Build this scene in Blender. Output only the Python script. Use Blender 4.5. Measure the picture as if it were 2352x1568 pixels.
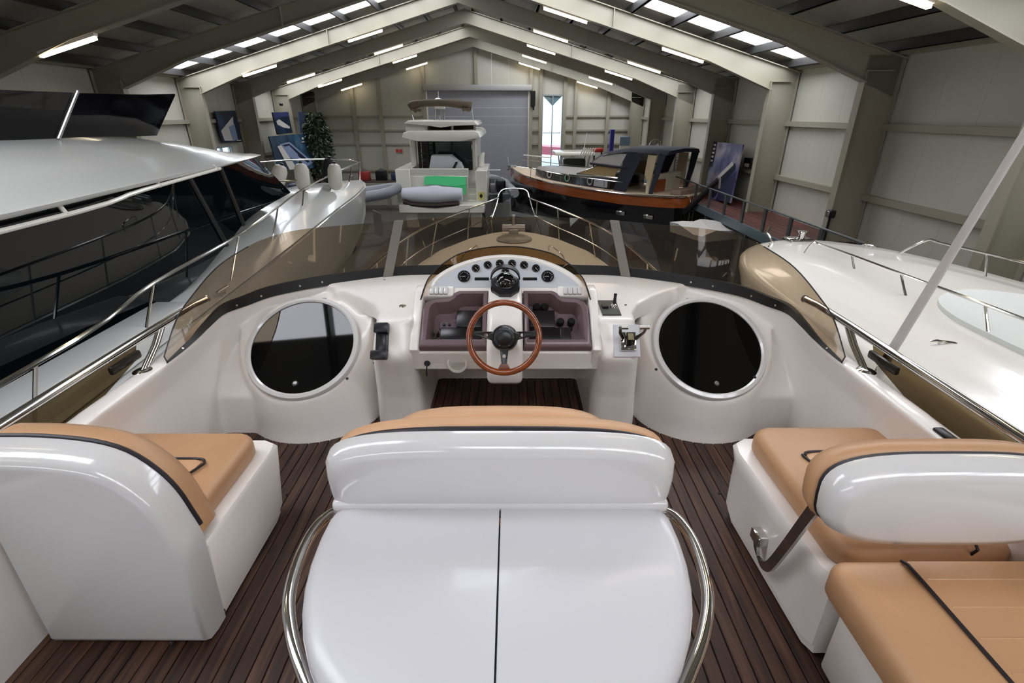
import bpy, bmesh, math, random
from mathutils import Vector, Matrix
random.seed(4)
for o in list(bpy.data.objects): bpy.data.objects.remove(o)
C = bpy.context.scene.collection
R = math.radians
# ------------------------------------------------------------------ camera, world, exposure
cam = bpy.data.cameras.new('camera'); cam.sensor_width = 36; cam.lens = 36 * 1153 / 2352
cam.clip_start = 0.05; cam.clip_end = 300
camo = bpy.data.objects.new('camera', cam); C.objects.link(camo)
camo.location = (0.035, 0, 1.75); camo.rotation_euler = (R(90 - 24.483), 0, 0)
sc = bpy.context.scene; sc.camera = camo
sc.view_settings.view_transform = 'Standard'; sc.view_settings.look = 'None'
sc.view_settings.gamma = 1; sc.view_settings.use_curve_mapping = False
sc.view_settings.exposure = -0.10
w = bpy.data.worlds.new('overcast_sky'); sc.world = w; w.use_nodes = True
bg = w.node_tree.nodes['Background']; bg.inputs[0].default_value = (0.80, 0.90, 1.0, 1); bg.inputs[1].default_value = 2.6
TUBE_POWER, ROOFLIGHT_POWER, GABLE_POWER = 8.0, 10.0, 1.3
HYAW = R(1.63)            # the shed's long axis stands a little off the yacht's
GZ = -3.75                # workshop floor below the flybridge sole

# ------------------------------------------------------------------ materials
MATS = {}
def lin(c):
    c = c / 255
    return c / 12.92 if c <= 0.04045 else ((c + 0.055) / 1.055) ** 2.4
def rgb(r, g, b): return (lin(r), lin(g), lin(b), 1)
def mat(name, col, rough=0.5, metal=0.0, noise=0.0, scale=20.0, bump=0.0, bscale=60.0, coat=0.0, emit=0.0, stretch=None, spec=0.5):
    if name in MATS: return MATS[name]
    m = bpy.data.materials.new(name); m.use_nodes = True; nt = m.node_tree
    b = nt.nodes['Principled BSDF']; c = rgb(*col)
    b.inputs['Base Color'].default_value = c; b.inputs['Roughness'].default_value = rough
    b.inputs['Metallic'].default_value = metal; b.inputs['Coat Weight'].default_value = coat
    b.inputs['Coat Roughness'].default_value = 0.06; b.inputs['Specular IOR Level'].default_value = spec
    if emit:
        b.inputs['Emission Color'].default_value = c; b.inputs['Emission Strength'].default_value = emit
    if noise or bump:
        tc = nt.nodes.new('ShaderNodeTexCoord'); mp = nt.nodes.new('ShaderNodeMapping')
        nt.links.new(tc.outputs['Object'], mp.inputs[0])
        if stretch: mp.inputs['Scale'].default_value = stretch
    if noise:
        n = nt.nodes.new('ShaderNodeTexNoise'); n.inputs['Scale'].default_value = scale; n.inputs['Detail'].default_value = 6
        nt.links.new(mp.outputs[0], n.inputs['Vector'])
        r = nt.nodes.new('ShaderNodeValToRGB')
        r.color_ramp.elements[0].position = 0.3; r.color_ramp.elements[1].position = 0.7
        r.color_ramp.elements[0].color = tuple(x * (1 - noise) for x in c[:3]) + (1,)
        r.color_ramp.elements[1].color = tuple(min(1, x * (1 + noise)) for x in c[:3]) + (1,)
        nt.links.new(n.outputs['Fac'], r.inputs[0]); nt.links.new(r.outputs[0], b.inputs['Base Color'])
    if bump:
        n2 = nt.nodes.new('ShaderNodeTexNoise'); n2.inputs['Scale'].default_value = bscale; n2.inputs['Detail'].default_value = 4
        nt.links.new(mp.outputs[0], n2.inputs['Vector'])
        bp = nt.nodes.new('ShaderNodeBump'); bp.inputs['Strength'].default_value = bump; bp.inputs['Distance'].default_value = 0.004
        nt.links.new(n2.outputs['Fac'], bp.inputs['Height']); nt.links.new(bp.outputs[0], b.inputs['Normal'])
    MATS[name] = m; return m
def tinted(name, col, gloss=1.0, haze=0.0):
    """thin tinted sheet: coloured transparency with a fresnel reflection"""
    if name in MATS: return MATS[name]
    m = bpy.data.materials.new(name); m.use_nodes = True; nt = m.node_tree; nt.nodes.remove(nt.nodes['Principled BSDF'])
    t = nt.nodes.new('ShaderNodeBsdfTransparent'); t.inputs[0].default_value = rgb(*col)
    g = nt.nodes.new('ShaderNodeBsdfGlossy'); g.inputs['Roughness'].default_value = 0.02; g.inputs[0].default_value = (gloss, gloss, gloss, 1)
    lw = nt.nodes.new('ShaderNodeLayerWeight'); lw.inputs[0].default_value = 0.5
    pwr = nt.nodes.new('ShaderNodeMath'); pwr.operation = 'POWER'; pwr.inputs[1].default_value = 5; nt.links.new(lw.outputs['Facing'], pwr.inputs[0])
    f = nt.nodes.new('ShaderNodeMath'); f.operation = 'MULTIPLY_ADD'; f.inputs[1].default_value = 0.6; f.inputs[2].default_value = 0.012
    nt.links.new(pwr.outputs[0], f.inputs[0])
    x = nt.nodes.new('ShaderNodeMixShader'); o = nt.nodes['Material Output']
    nt.links.new(f.outputs[0], x.inputs[0]); nt.links.new(t.outputs[0], x.inputs[1]); nt.links.new(g.outputs[0], x.inputs[2])
    last = x
    if haze:
        df = nt.nodes.new('ShaderNodeBsdfDiffuse'); df.inputs[0].default_value = rgb(168, 160, 150); y = nt.nodes.new('ShaderNodeMixShader'); y.inputs[0].default_value = haze
        nt.links.new(x.outputs[0], y.inputs[1]); nt.links.new(df.outputs[0], y.inputs[2]); last = y
    nt.links.new(last.outputs[0], o.inputs[0]); MATS[name] = m; return m
def emitter(name, col, strength):
    if name in MATS: return MATS[name]
    m = bpy.data.materials.new(name); m.use_nodes = True; nt = m.node_tree; nt.nodes.remove(nt.nodes['Principled BSDF'])
    e = nt.nodes.new('ShaderNodeEmission'); e.inputs[0].default_value = rgb(*col); e.inputs[1].default_value = strength
    nt.links.new(e.outputs[0], nt.nodes['Material Output'].inputs[0]); MATS[name] = m; return m
def teak(name, c0, c1, c2, scale=1.0):
    if name in MATS: return MATS[name]
    m = mat(name, c1, 0.55); nt = m.node_tree; b = nt.nodes['Principled BSDF']
    tc = nt.nodes.new('ShaderNodeTexCoord'); mp = nt.nodes.new('ShaderNodeMapping'); oi = nt.nodes.new('ShaderNodeObjectInfo')
    mp.inputs['Scale'].default_value = (22 * scale, 1.3 * scale, 22 * scale)
    cb = nt.nodes.new('ShaderNodeCombineXYZ'); ml = nt.nodes.new('ShaderNodeMath'); ml.operation = 'MULTIPLY'; ml.inputs[1].default_value = 37
    nt.links.new(oi.outputs['Random'], ml.inputs[0]); nt.links.new(ml.outputs[0], cb.inputs[0]); nt.links.new(ml.outputs[0], cb.inputs[1])
    nt.links.new(cb.outputs[0], mp.inputs['Location']); nt.links.new(tc.outputs['Object'], mp.inputs[0])
    n = nt.nodes.new('ShaderNodeTexNoise'); n.inputs['Scale'].default_value = 1.6; n.inputs['Detail'].default_value = 8; n.inputs['Distortion'].default_value = 0.7
    nt.links.new(mp.outputs[0], n.inputs['Vector'])
    r = nt.nodes.new('ShaderNodeValToRGB'); e = r.color_ramp.elements
    e[0].position = 0.28; e[0].color = rgb(*c0); e[1].position = 0.75; e[1].color = rgb(*c2)
    k = e.new(0.52); k.color = rgb(*c1)
    hv = nt.nodes.new('ShaderNodeHueSaturation'); mr = nt.nodes.new('ShaderNodeMapRange')
    mr.inputs['To Min'].default_value = 0.7; mr.inputs['To Max'].default_value = 1.25
    nt.links.new(oi.outputs['Random'], mr.inputs[0]); nt.links.new(mr.outputs[0], hv.inputs['Value'])
    nt.links.new(n.outputs['Fac'], r.inputs[0]); nt.links.new(r.outputs[0], hv.inputs['Color']); nt.links.new(hv.outputs[0], b.inputs['Base Color'])
    bp = nt.nodes.new('ShaderNodeBump'); bp.inputs['Strength'].default_value = 0.25; bp.inputs['Distance'].default_value = 0.002
    nt.links.new(n.outputs['Fac'], bp.inputs['Height']); nt.links.new(bp.outputs[0], b.inputs['Normal'])
    return m
GEL = mat('white_gelcoat', (240, 234, 227), 0.28, coat=0.25, noise=0.02, scale=3)
GELW = mat('white_polished_gelcoat', (210, 208, 205), 0.16, coat=0.5)
CREAM = mat('cream_gelcoat', (234, 229, 219), 0.2, coat=0.4)
CHROME = mat('polished_stainless_steel', (214, 212, 208), 0.10, 1.0)
STEEL = mat('satin_stainless_steel', (185, 185, 185), 0.28, 1.0)
BLACK = mat('black_plastic', (16, 16, 18), 0.35)
BLACKG = mat('black_gloss', (9, 9, 11), 0.08, coat=0.5)
RUBBER = mat('black_rubber', (14, 13, 13), 0.5)
TAN = mat('tan_leatherette', (190, 146, 106), 0.42, noise=0.05, scale=5, bump=0.12, bscale=700)
TANL = mat('light_tan_leatherette', (205, 160, 120), 0.45, noise=0.05, scale=6, bump=0.12, bscale=700)
PIPING = mat('dark_piping', (28, 22, 28), 0.45)
DKGLASS = mat('black_tinted_glass', (8, 8, 9), 0.03, spec=0.45)
SMOKE = tinted('bronze_smoked_acrylic', (217, 207, 193), haze=.035)

# ------------------------------------------------------------------ mesh helpers
def catmull(pts, n=6, closed=False):
    P = [Vector(p) for p in pts]; out = []; N = len(P)
    for i in range(N if closed else N - 1):
        if closed: a, b, c, d = P[i - 1], P[i], P[(i + 1) % N], P[(i + 2) % N]
        else: a, b, c, d = P[max(i - 1, 0)], P[i], P[i + 1], P[min(i + 2, N - 1)]
        for k in range(n):
            t = k / n
            out.append(0.5 * ((2 * b) + (c - a) * t + (2 * a - 5 * b + 4 * c - d) * t * t + (3 * b - a - 3 * c + d) * t ** 3))
    if not closed: out.append(P[-1])
    return out
class MB:
    """collects shapes that become one mesh"""
    def __init__(s): s.v = []; s.f = []
    def add(s, V, F):
        k = len(s.v); s.v += [tuple(p) for p in V]; s.f += [tuple(i + k for i in f) for f in F]; return s
    def box(s, lo, hi):
        (a, b, c), (d, e, f) = lo, hi
        V = [(a,b,c),(d,b,c),(d,e,c),(a,e,c),(a,b,f),(d,b,f),(d,e,f),(a,e,f)]
        return s.add(V, [(0,3,2,1),(4,5,6,7),(0,1,5,4),(1,2,6,5),(2,3,7,6),(3,0,4,7)])
    def bevbox(s, lo, hi, r=0.02, seg=3, M=None):
        bm = bmesh.new(); bmesh.ops.create_cube(bm, size=1)
        for v in bm.verts: v.co = Vector([lo[i] + (v.co[i] + .5) * (hi[i] - lo[i]) for i in range(3)])
        bmesh.ops.bevel(bm, geom=bm.edges[:], offset=r, segments=seg, affect='EDGES', profile=0.5)
        return s.bm(bm, M)
    def bm(s, bm, M=None):
        bm.verts.index_update()
        V = [(M @ v.co if M else v.co.copy()) for v in bm.verts]; F = [[v.index for v in f.verts] for f in bm.faces]
        bm.free(); return s.add(V, F)
    def prism(s, poly, ext, r=0, seg=2):
        """poly: list of 3D points (one plane), ext: extrusion vector"""
        e = Vector(ext); n = len(poly); V = [Vector(p) for p in poly] + [Vector(p) + e for p in poly]
        F = [tuple(range(n - 1, -1, -1)), tuple(range(n, 2 * n))] + [(i, (i + 1) % n, n + (i + 1) % n, n + i) for i in range(n)]
        if not r: return s.add(V, F)
        bm = bmesh.new(); vs = [bm.verts.new(v) for v in V]
        for f in F: bm.faces.new([vs[i] for i in f])
        bmesh.ops.recalc_face_normals(bm, faces=bm.faces[:])
        ed = [x for x in bm.edges if (x.verts[0].index < n) == (x.verts[1].index < n)]
        bm.verts.index_update()
        ed = [x for x in bm.edges if (x.verts[0].index < n) == (x.verts[1].index < n)]
        bmesh.ops.bevel(bm, geom=ed, offset=r, segments=seg, affect='EDGES', profile=0.5, clamp_overlap=True)
        return s.bm(bm)
    def tube(s, pts, r, n=10, closed=False, caps=True):
        P = [Vector(p) for p in pts]; N = len(P); rr = r if isinstance(r, (list, tuple)) else [r] * N
        T = []
        for i in range(N):
            a = P[i - 1] if (i or closed) else P[i]; b = P[(i + 1) % N] if (i < N - 1 or closed) else P[i]
            T.append((b - a).normalized())
        u = T[0].orthogonal().normalized(); V = []
        for i in range(N):
            if i: u = (u - T[i] * u.dot(T[i])).normalized()
            wv = T[i].cross(u)
            for k in range(n):
                q = 2 * math.pi * k / n; V.append(P[i] + (u * math.cos(q) + wv * math.sin(q)) * rr[i])
        F = []
        for i in range(N if closed else N - 1):
            j = (i + 1) % N; off = 0
            if closed and j == 0:
                best = 1e9
                for o in range(n):
                    d = (V[i * n] - V[o]).length
                    if d < best: best, off = d, o
            for k in range(n):
                F.append((i * n + k, i * n + (k + 1) % n, j * n + (k + 1 + off) % n, j * n + (k + off) % n))
        if caps and not closed: F += [tuple(range(n - 1, -1, -1)), tuple((N - 1) * n + k for k in range(n))]
        return s.add(V, F)
    def cyl(s, a, b, r, r2=None, n=16): return s.tube([a, b], [r, r if r2 is None else r2], n)
    def lathe(s, prof, org=(0,0,0), axis=(0,0,1), n=24, closed=False):
        """prof: (radius, height) pairs"""
        A = Vector(axis).normalized(); u = A.orthogonal().normalized(); wv = A.cross(u); o = Vector(org); V = []; m = len(prof)
        for k in range(n):
            q = 2 * math.pi * k / n; d = u * math.cos(q) + wv * math.sin(q)
            V += [o + d * r + A * h for r, h in prof]
        F = []
        for k in range(n):
            j = (k + 1) % n
            for i in range(m if closed else m - 1):
                F.append((k * m + i, j * m + i, j * m + (i + 1) % m, k * m + (i + 1) % m))
        if not closed:
            if prof[0][0] > 1e-6: F.append(tuple(k * m for k in range(n - 1, -1, -1)))
            if prof[-1][0] > 1e-6: F.append(tuple(k * m + m - 1 for k in range(n)))
        return s.add(V, F)
    def loft(s, rings, closed=True, cap=True):
        m = len(rings[0]); V = [p for r in rings for p in r]; F = []
        for i in range(len(rings) - 1):
            for k in range(m if closed else m - 1):
                F.append((i * m + k, i * m + (k + 1) % m, (i + 1) * m + (k + 1) % m, (i + 1) * m + k))
        if cap and closed: F += [tuple(range(m - 1, -1, -1)), tuple((len(rings) - 1) * m + k for k in range(m))]
        return s.add(V, F)
    def sheet(s, A, B, t, n=1):
        """two matching curves A, B joined into a sheet of thickness t"""
        A = [Vector(p) for p in A]; B = [Vector(p) for p in B]; N = len(A); top = []; bot = []
        for i in range(N):
            tg = A[min(i + 1, N - 1)] - A[max(i - 1, 0)]; nn = tg.cross(B[i] - A[i])
            if nn.length < 1e-9: nn = Vector((0, 0, 1))
            nn.normalize(); row = [A[i].lerp(B[i], k / n) for k in range(n + 1)]
            top.append([p + nn * t / 2 for p in row]); bot.append([p - nn * t / 2 for p in row])
        return s.loft([a + b[::-1] for a, b in zip(top, bot)])
    def ell(s, c, r, nu=20, nv=12, M=None):
        V = []; F = []
        for i in range(nv + 1):
            th = math.pi * i / nv
            for k in range(nu):
                ph = 2 * math.pi * k / nu
                p = Vector((c[0] + r[0] * math.sin(th) * math.cos(ph), c[1] + r[1] * math.sin(th) * math.sin(ph), c[2] + r[2] * math.cos(th)))
                V.append(M @ p if M else p)
        for i in range(nv):
            for k in range(nu): F.append((i * nu + k, (i + 1) * nu + k, (i + 1) * nu + (k + 1) % nu, i * nu + (k + 1) % nu))
        return s.add(V, F)
    def mesh(s, name, m, smooth=True, ang=38, off=(0,0,0)):
        me = bpy.data.meshes.new(name)
        me.from_pydata([(p[0] - off[0], p[1] - off[1], p[2] - off[2]) for p in s.v], [], s.f)
        bm = bmesh.new(); bm.from_mesh(me); bmesh.ops.remove_doubles(bm, verts=bm.verts[:], dist=1e-5)
        bmesh.ops.recalc_face_normals(bm, faces=bm.faces[:]); bm.to_mesh(me); bm.free()
        if smooth:
            me.polygons.foreach_set('use_smooth', [True] * len(me.polygons)); me.set_sharp_from_angle(angle=R(ang))
        me.materials.append(m); return me
    def o(s, name, m, parent=None, smooth=True, ang=38):
        return put(name, s.mesh(name, m, smooth, ang, ORG.get(parent.name, (0,0,0)) if parent else (0,0,0)), parent)
ORG = {}
def put(name, me, parent=None, loc=(0,0,0), rot=(0,0,0)):
    ob = bpy.data.objects.new(name, me); C.objects.link(ob)
    if parent: ob.parent = parent; ORG[ob.name] = ORG.get(parent.name, (0,0,0)) if me and tuple(loc) == (0,0,0) else (0,0,0)
    ob.location = loc; ob.rotation_euler = rot; return ob
def tag(o, label=None, cat=None, group=None, kind=None):
    if label: o['label'] = label
    if cat: o['category'] = cat
    if group: o['group'] = group
    if kind: o['kind'] = kind
    return o
def thing(name, label, cat, loc=(0,0,0), group=None, rz=None, kind=None):
    """Empty at a thing's base. Without rz its parts are written in world metres, with rz in the thing's own frame."""
    e = bpy.data.objects.new(name, None); C.objects.link(e); e.empty_display_size = 0.1; e.location = loc
    ORG[e.name] = tuple(loc) if rz is None else (0,0,0)
    if rz is not None: e.rotation_euler = (0,0,rz)
    return tag(e, label, cat, group, kind)
def copy_tree(o, parent=None):
    c = o.copy(); C.objects.link(c)
    if parent: c.parent = parent
    for ch in list(o.children): copy_tree(ch, c)
    return c
def frame(o, ex, ey, ez):
    M = Matrix.Identity(4)
    for i, e in enumerate((ex, ey, ez)):
        e = Vector(e).normalized()
        for k in range(3): M[k][i] = e[k]
    for k in range(3): M[k][3] = o[k]
    return M
def xf(M, pts): return [M @ Vector(p) for p in pts]
def lerp(a, b, t): return a + (b - a) * t
def pw(x, tab):
    if x <= tab[0][0]: return tab[0][1]
    for (a, b), (c, d) in zip(tab, tab[1:]):
        if x <= c: return b + (d - b) * (x - a) / (c - a)
    return tab[-1][1]

# ================================================================== THE SHED
WALL = mat('cladding_panel_grey_beige', (186, 184, 170), 0.45, noise=0.03, scale=1.2)
STEELP = mat('painted_steel_stone_beige', (152, 147, 130), 0.45)
ROOFM = mat('roof_liner_grey', (150, 146, 136), 0.55, noise=0.06, scale=1.5)
PURL = mat('galvanised_purlin_dark', (50, 50, 49), 0.5)
CONC = mat('workshop_concrete', (88, 86, 82), 0.5, noise=0.2, scale=0.7)
DOORG = mat('roller_door_grey', (150, 150, 158), 0.45)
ROOFL = emitter('rooflight_daylight', (243, 246, 255), ROOFLIGHT_POWER)
TUBE = emitter('lamp_diffuser', (255, 234, 196), TUBE_POWER)
XL, XR, XC, YB, YF = -11.5, 9.0, -1.25, -12.9, 33.9
FR = [-8.7, -4.5, -0.3, 3.9, 8.1, 12.3, 16.5, 20.7, 24.9, 29.1, 33.3]
def hr(x): return 1.75 + 4.15 - 0.28 * abs(x - XC)       # underside of the roof sheets
def struct(name, label=None):
    e = thing(name, label, None, rz=HYAW, kind='structure'); return e
t = struct('floor', 'dull grey concrete floor of the boat shed')
put('slab', MB().box((XL, YB, GZ - 0.2), (XR, YF, GZ)).mesh('slab', CONC, False), t)

def side_wall(name, x, sgn, label, holes=()):
    t = struct(name, label)
    z1 = hr(x) + 0.02; pwid = 1.05; n = int((YF - YB) / pwid + 0.5); wdt = (YF - YB) / n
    pm = MB().bevbox((0, 0.001, GZ), (0.08 * sgn, wdt - 0.001, z1), 0.0025, 1).mesh('panel', WALL, False)
    for i in range(n):
        y = YB + i * wdt; cut = [h for h in holes if h[0] < y + wdt * 0.5 < h[1]]
        if cut:
            h = cut[0]
            put('panel', MB().box((0, 0.004, GZ), (0.08 * sgn, wdt - 0.004, h[2])).box((0, 0.004, h[3]), (0.08 * sgn, wdt - 0.004, z1)).mesh('panel', WALL, False), t, (x, y, 0))
        else: put('panel', pm, t, (x, y, 0))
    xi = x - sgn * 0.85
    cm = MB().box((-0.11, -0.11, 0), (0.11, 0.11, 0)) if 0 else None
    zc = 1.75 + 0.85
    col = MB().box((min(0, sgn * .02), -0.11, GZ), (max(0, sgn * .02), 0.11, zc)).box((min(sgn * .02, sgn * .8), -0.009, GZ), (max(sgn * .02, sgn * .8), 0.009, zc + 0.3)).box((min(sgn * .78, sgn * .8), -0.11, GZ), (max(sgn * .78, sgn * .8), 0.11, zc + .3))
    col.box((min(0, sgn * .6), -0.1, zc - 0.02), (max(0, sgn * .6), 0.1, zc))
    cmesh = col.mesh('column', STEELP, False)
    for y in FR: put('column', cmesh, t, (xi, y, 0))
    for zg in (1.47, -0.09, -1.65):
        for a, b in zip(FR, FR[1:]):
            gm = bpy.data.meshes.get('girt_%s' % name) or MB().box((-0.14 if sgn > 0 else 0, 0.02, -0.05), (0 if sgn > 0 else 0.14, 4.18, 0.05)).box((-0.14 if sgn > 0 else .12, 0.02, -0.09), (-.12 if sgn > 0 else 0.14, 4.18, -0.051)).mesh('girt_%s' % name, STEELP, False)
            put('girt', gm, t, (x, a, zg))
    em = MB().box((-0.2 if sgn > 0 else 0, YB, z1 - 0.16), (0 if sgn > 0 else 0.2, YF, z1 - 0.02)).mesh('eaves_beam', STEELP, False)
    put('eaves_beam', em, t, (x, 0, 0)); return t
wr = side_wall('wall_right', XR, 1, 'grey-beige clad long wall beside the raised walkway')
wl = side_wall('wall_left', XL, -1, 'grey-beige clad long wall hung with boat posters', holes=[(22.0, 23.6, -0.55, 0.45), (30.4, 32.2, -1.35, 0.4)])

def gable(name, y, sgn, holes, label, cols):
    t = struct(name, label); n = 20; wd = (XR - XL) / n
    for i in range(n):
        a, b = XL + i * wd + 0.0015, XL + (i + 1) * wd - 0.0015
        hs = [h for h in holes if h[0] < b and h[1] > a]
        m = MB()
        def strip(x0, x1, z0f, z1f):
            if x1 - x0 < 0.01: return
            xs = [x0, x1] if not (x0 < XC < x1) else [x0, XC, x1]
            poly = [(x0, y, z0f), (x1, y, z0f)] + [(x, y, (hr(x) if z1f is None else z1f)) for x in xs[::-1]]
            m.prism(poly, (0, 0.08 * sgn, 0))
        if not hs: strip(a, b, GZ, None)
        else:
            h = hs[0]; strip(a, min(b, h[0]), GZ, None); strip(max(a, h[1]), b, GZ, None)
            if h[2] > GZ + 0.01: strip(max(a, h[0]), min(b, h[1]), GZ, h[2])
            strip(max(a, h[0]), min(b, h[1]), h[3], None)
        put('panel', m.mesh('panel', WALL, False), t)
    for x in cols:
        put('post', MB().box((x - 0.1, y - 0.02 * sgn, GZ), (x + 0.1, y - 0.2 * sgn, hr(x) - .2)).mesh('post', STEELP, False), t)
    edges = [XL] + sorted(cols) + [XR]
    for zg in (1.55, -0.05, 0.75 if sgn > 0 else 3.0, -1.6):
        for a, b in zip(edges, edges[1:]):
            if any(h[0] < b - .15 and h[1] > a + .15 and h[2] < zg < h[3] + .1 for h in holes): continue
            put('girt', MB().box((a + .1, y - 0.12 * sgn, zg - 0.05), (b - .1, y, zg + 0.05)).mesh('girt', STEELP, False), t)
    return t
DX0, DX1, DZ1 = -4.15, 2.0, 3.0
WX0, WX1, WZ0, WZ1 = 2.85, 4.12, -3.6, 2.72
wf = gable('wall_far', YF, 1, [(DX0, DX1, GZ, DZ1), (WX0, WX1, WZ0, WZ1)], 'grey-beige clad gable wall around the big roller door', [-8.6, -7.0, DX0 - .15, DX1 + 0.15, WX0 - .1, WX1 + .1, 4.9, 6.9])
put('post', MB().box((-1.25, YF - .18, DZ1 + .3), (-1.05, YF - .02, hr(-1.15) - .2)).mesh('post', STEELP, False), wf)
wb = gable('wall_back', YB, -1, [(-9.5, 7.0, -1.0, 2.9)], 'clad gable wall behind the boats with a glazed band', [-9.6, 7.1])
# roof
rt = struct('ceiling', 'grey roof lining with purlins and steel rafters')
SKY = {('R', 5): (14.6, 16.2), ('R', 7): (22.9, 24.4), ('R', 9): (31.1, 32.4), ('L', 6): (18.9, 20.4), ('L', 8): (27.2, 28.7), ('R', 3): (5.8, 7.2), ('L', 2): (1.6, 3.0), ('R', 1): (-2.6, -1.2), ('L', 0): (-6.8, -5.4)}
PX = [0.35 + 1.185 * k for k in range(9)]
ys = [YB] + FR[1:-1] + [YF]
for side, sg, xe in (('L', -1, XL), ('R', 1, XR)):
    def P3(d, y, dz=0): x = XC + sg * d; return (x, y, hr(x) + dz)
    def slab(d0, d1, y0, y1, dz, th): return MB().prism([P3(d0, y0, dz), P3(d1, y0, dz), P3(d1, y1, dz), P3(d0, y1, dz)], (0, 0, th))
    for i, (y0, y1) in enumerate(zip(ys, ys[1:])):
        s = SKY.get((side, i))
        for a, b in ([(y0, y1)] if not s else [(y0, s[0]), (s[1], y1)]):
            put('roof_panel', slab(0, 10.25, a + .004, b - .004, 0, 0.08).mesh('roof_panel', ROOFM, False), rt)
        if s:
            for d0, d1 in zip(PX, PX[1:]): put('rooflight', slab(d0 + .02, d1 - .02, s[0], s[1], 0.03, 0.02).mesh('rooflight', ROOFL, False), rt)
            put('roof_panel', MB().add(*[(lambda q: (q.v, q.f))(slab(0, PX[0], s[0], s[1], 0, .08))][0]).add(*[(lambda q: (q.v, q.f))(slab(PX[-1], 10.25, s[0], s[1], 0, .08))][0]).mesh('roof_panel', ROOFM, False), rt)
    for d in PX + [PX[-1] + .7]:
        x = XC + sg * d
        put('purlin', MB().box((x - 0.035, YB, hr(x) - 0.2), (x + 0.035, YF, hr(x) - 0.005)).box((x - 0.035, YB, hr(x) - 0.2), (x + 0.035 + .04 * sg, YF, hr(x) - 0.185)).mesh('purlin', PURL, False), rt)
    dc = abs(xe - XC) - 0.8
    def hb(d): return -0.70 - (0.0 if d < dc - 2.0 else 0.10 * (d - dc + 2.0))
    ds = [0, 2, 4, 6, dc - 2.0, dc + .02, dc + .8]
    top = [P3(d, 0, -0.2) for d in ds]; bot = [P3(d, 0, hb(d)) for d in ds]
    rm = MB()
    rm.prism([(p[0], -0.009, p[2]) for p in top] + [(p[0], -0.009, p[2]) for p in bot[::-1]], (0, 0.018, 0))
    for (p, q) in list(zip(bot, bot[1:]))[:-1]: rm.prism([(p[0], -0.11, p[2]), (q[0], -0.11, q[2]), (q[0], 0.11, q[2]), (p[0], 0.11, p[2])], (0, 0, 0.022))
    rm.prism([(top[0][0], -0.11, top[0][2]), (top[-1][0], -0.11, top[-1][2]), (top[-1][0], 0.11, top[-1][2]), (top[0][0], 0.11, top[0][2])], (0, 0, -0.022))
    for d in (4.6,): rm.prism([(P3(d, 0)[0] - .012, -0.1, P3(d, 0, -.22)[2]), (P3(d, 0)[0] + .012, -0.1, P3(d, 0, -.22)[2]), (P3(d, 0)[0] + .012, -0.1, P3(d, 0, hb(d))[2]), (P3(d, 0)[0] - .012, -0.1, P3(d, 0, hb(d))[2])], (0, 0.2, 0))
    rmesh = rm.mesh('rafter', STEELP, False)
    for y in FR: put('rafter', rmesh, rt, (0, y, 0))
# strip lamps under the rafters
def lamp(side, sg, d, y):
    x = XC + sg * d; z = hr(x) - 0.70 - (0.0 if d < 7.45 else 0.1 * (d - 7.45))
    e = thing('strip_light', 'slim glowing strip light fixed under a roof rafter', 'light', group='strip lights under the rafters', rz=HYAW)
    c, s_ = math.cos(HYAW), math.sin(HYAW); e.location = (c * x - s_ * y, s_ * x + c * y, z)
    sl = -0.27 * sg
    def bar(hw, z0, z1, L): return MB().prism([(-L, -hw, z0 - L * sl), (L, -hw, z0 + L * sl), (L, hw, z0 + L * sl), (-L, hw, z0 - L * sl)], (0, 0, z1 - z0))
    put('housing', bar(0.06, -0.035, 0.02, 0.63).mesh('housing', GEL, False), e)
    put('diffuser', bar(0.052, -0.095, -0.036, 0.61).mesh('diffuser', TUBE, False), e)
for i, y in enumerate(FR):
    for d in (3.25, 6.7):
        if not (i == 5 and 1): lamp('R', 1, d, y) if not (d == 6.7 and i == 5) else None
    for d in (3.3, 7.2 if i != 5 else 7.6):
        if i == 6 or (i == 5 and d == 3.3): continue
        lamp('L', -1, d, y)
# roller door and windows
d1 = struct('door_1', 'tall grey roller shutter door in the gable wall')
for k in range(14):
    z0 = GZ + k * (DZ1 - GZ) / 14
    put('slat', MB().bevbox((DX0, YF - 0.02, z0 + .001), (DX1, YF + 0.04, z0 + (DZ1 - GZ) / 14 - .001), 0.002, 1).mesh('slat', DOORG, False), d1)
put('drum_housing', MB().bevbox((DX0 - .2, YF - 0.35, DZ1 - 0.05), (DX1 + .2, YF - .02, DZ1 + 0.28), 0.06, 2).mesh('drum_housing', mat('drum_grey', (168, 168, 165), .4), True), d1)
put('guide_rail', MB().box((DX1 - .02, YF - 0.1, GZ), (DX1 + .1, YF, DZ1)).mesh('guide_rail', GEL, False), d1)
put('guide_rail', MB().box((DX0 - .1, YF - 0.1, GZ), (DX0 + .02, YF, DZ1)).mesh('guide_rail', GEL, False), d1)
put('chain_hoist', MB().bevbox((DX1 + .12, YF - .35, DZ1 - .9), (DX1 + .4, YF - .05, DZ1 - .05), .03, 1).tube([(DX1 + .3, YF - .3, DZ1 - .7), (DX1 + .3, YF - .3, DZ1 - 1.1)], .05, 6).mesh('chain_hoist', BLACK, False), d1)
FRAMEM = mat('window_frame_grey', (150, 156, 156), 0.4)
GLZ = tinted('clear_glazing', (240, 246, 250))
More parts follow.
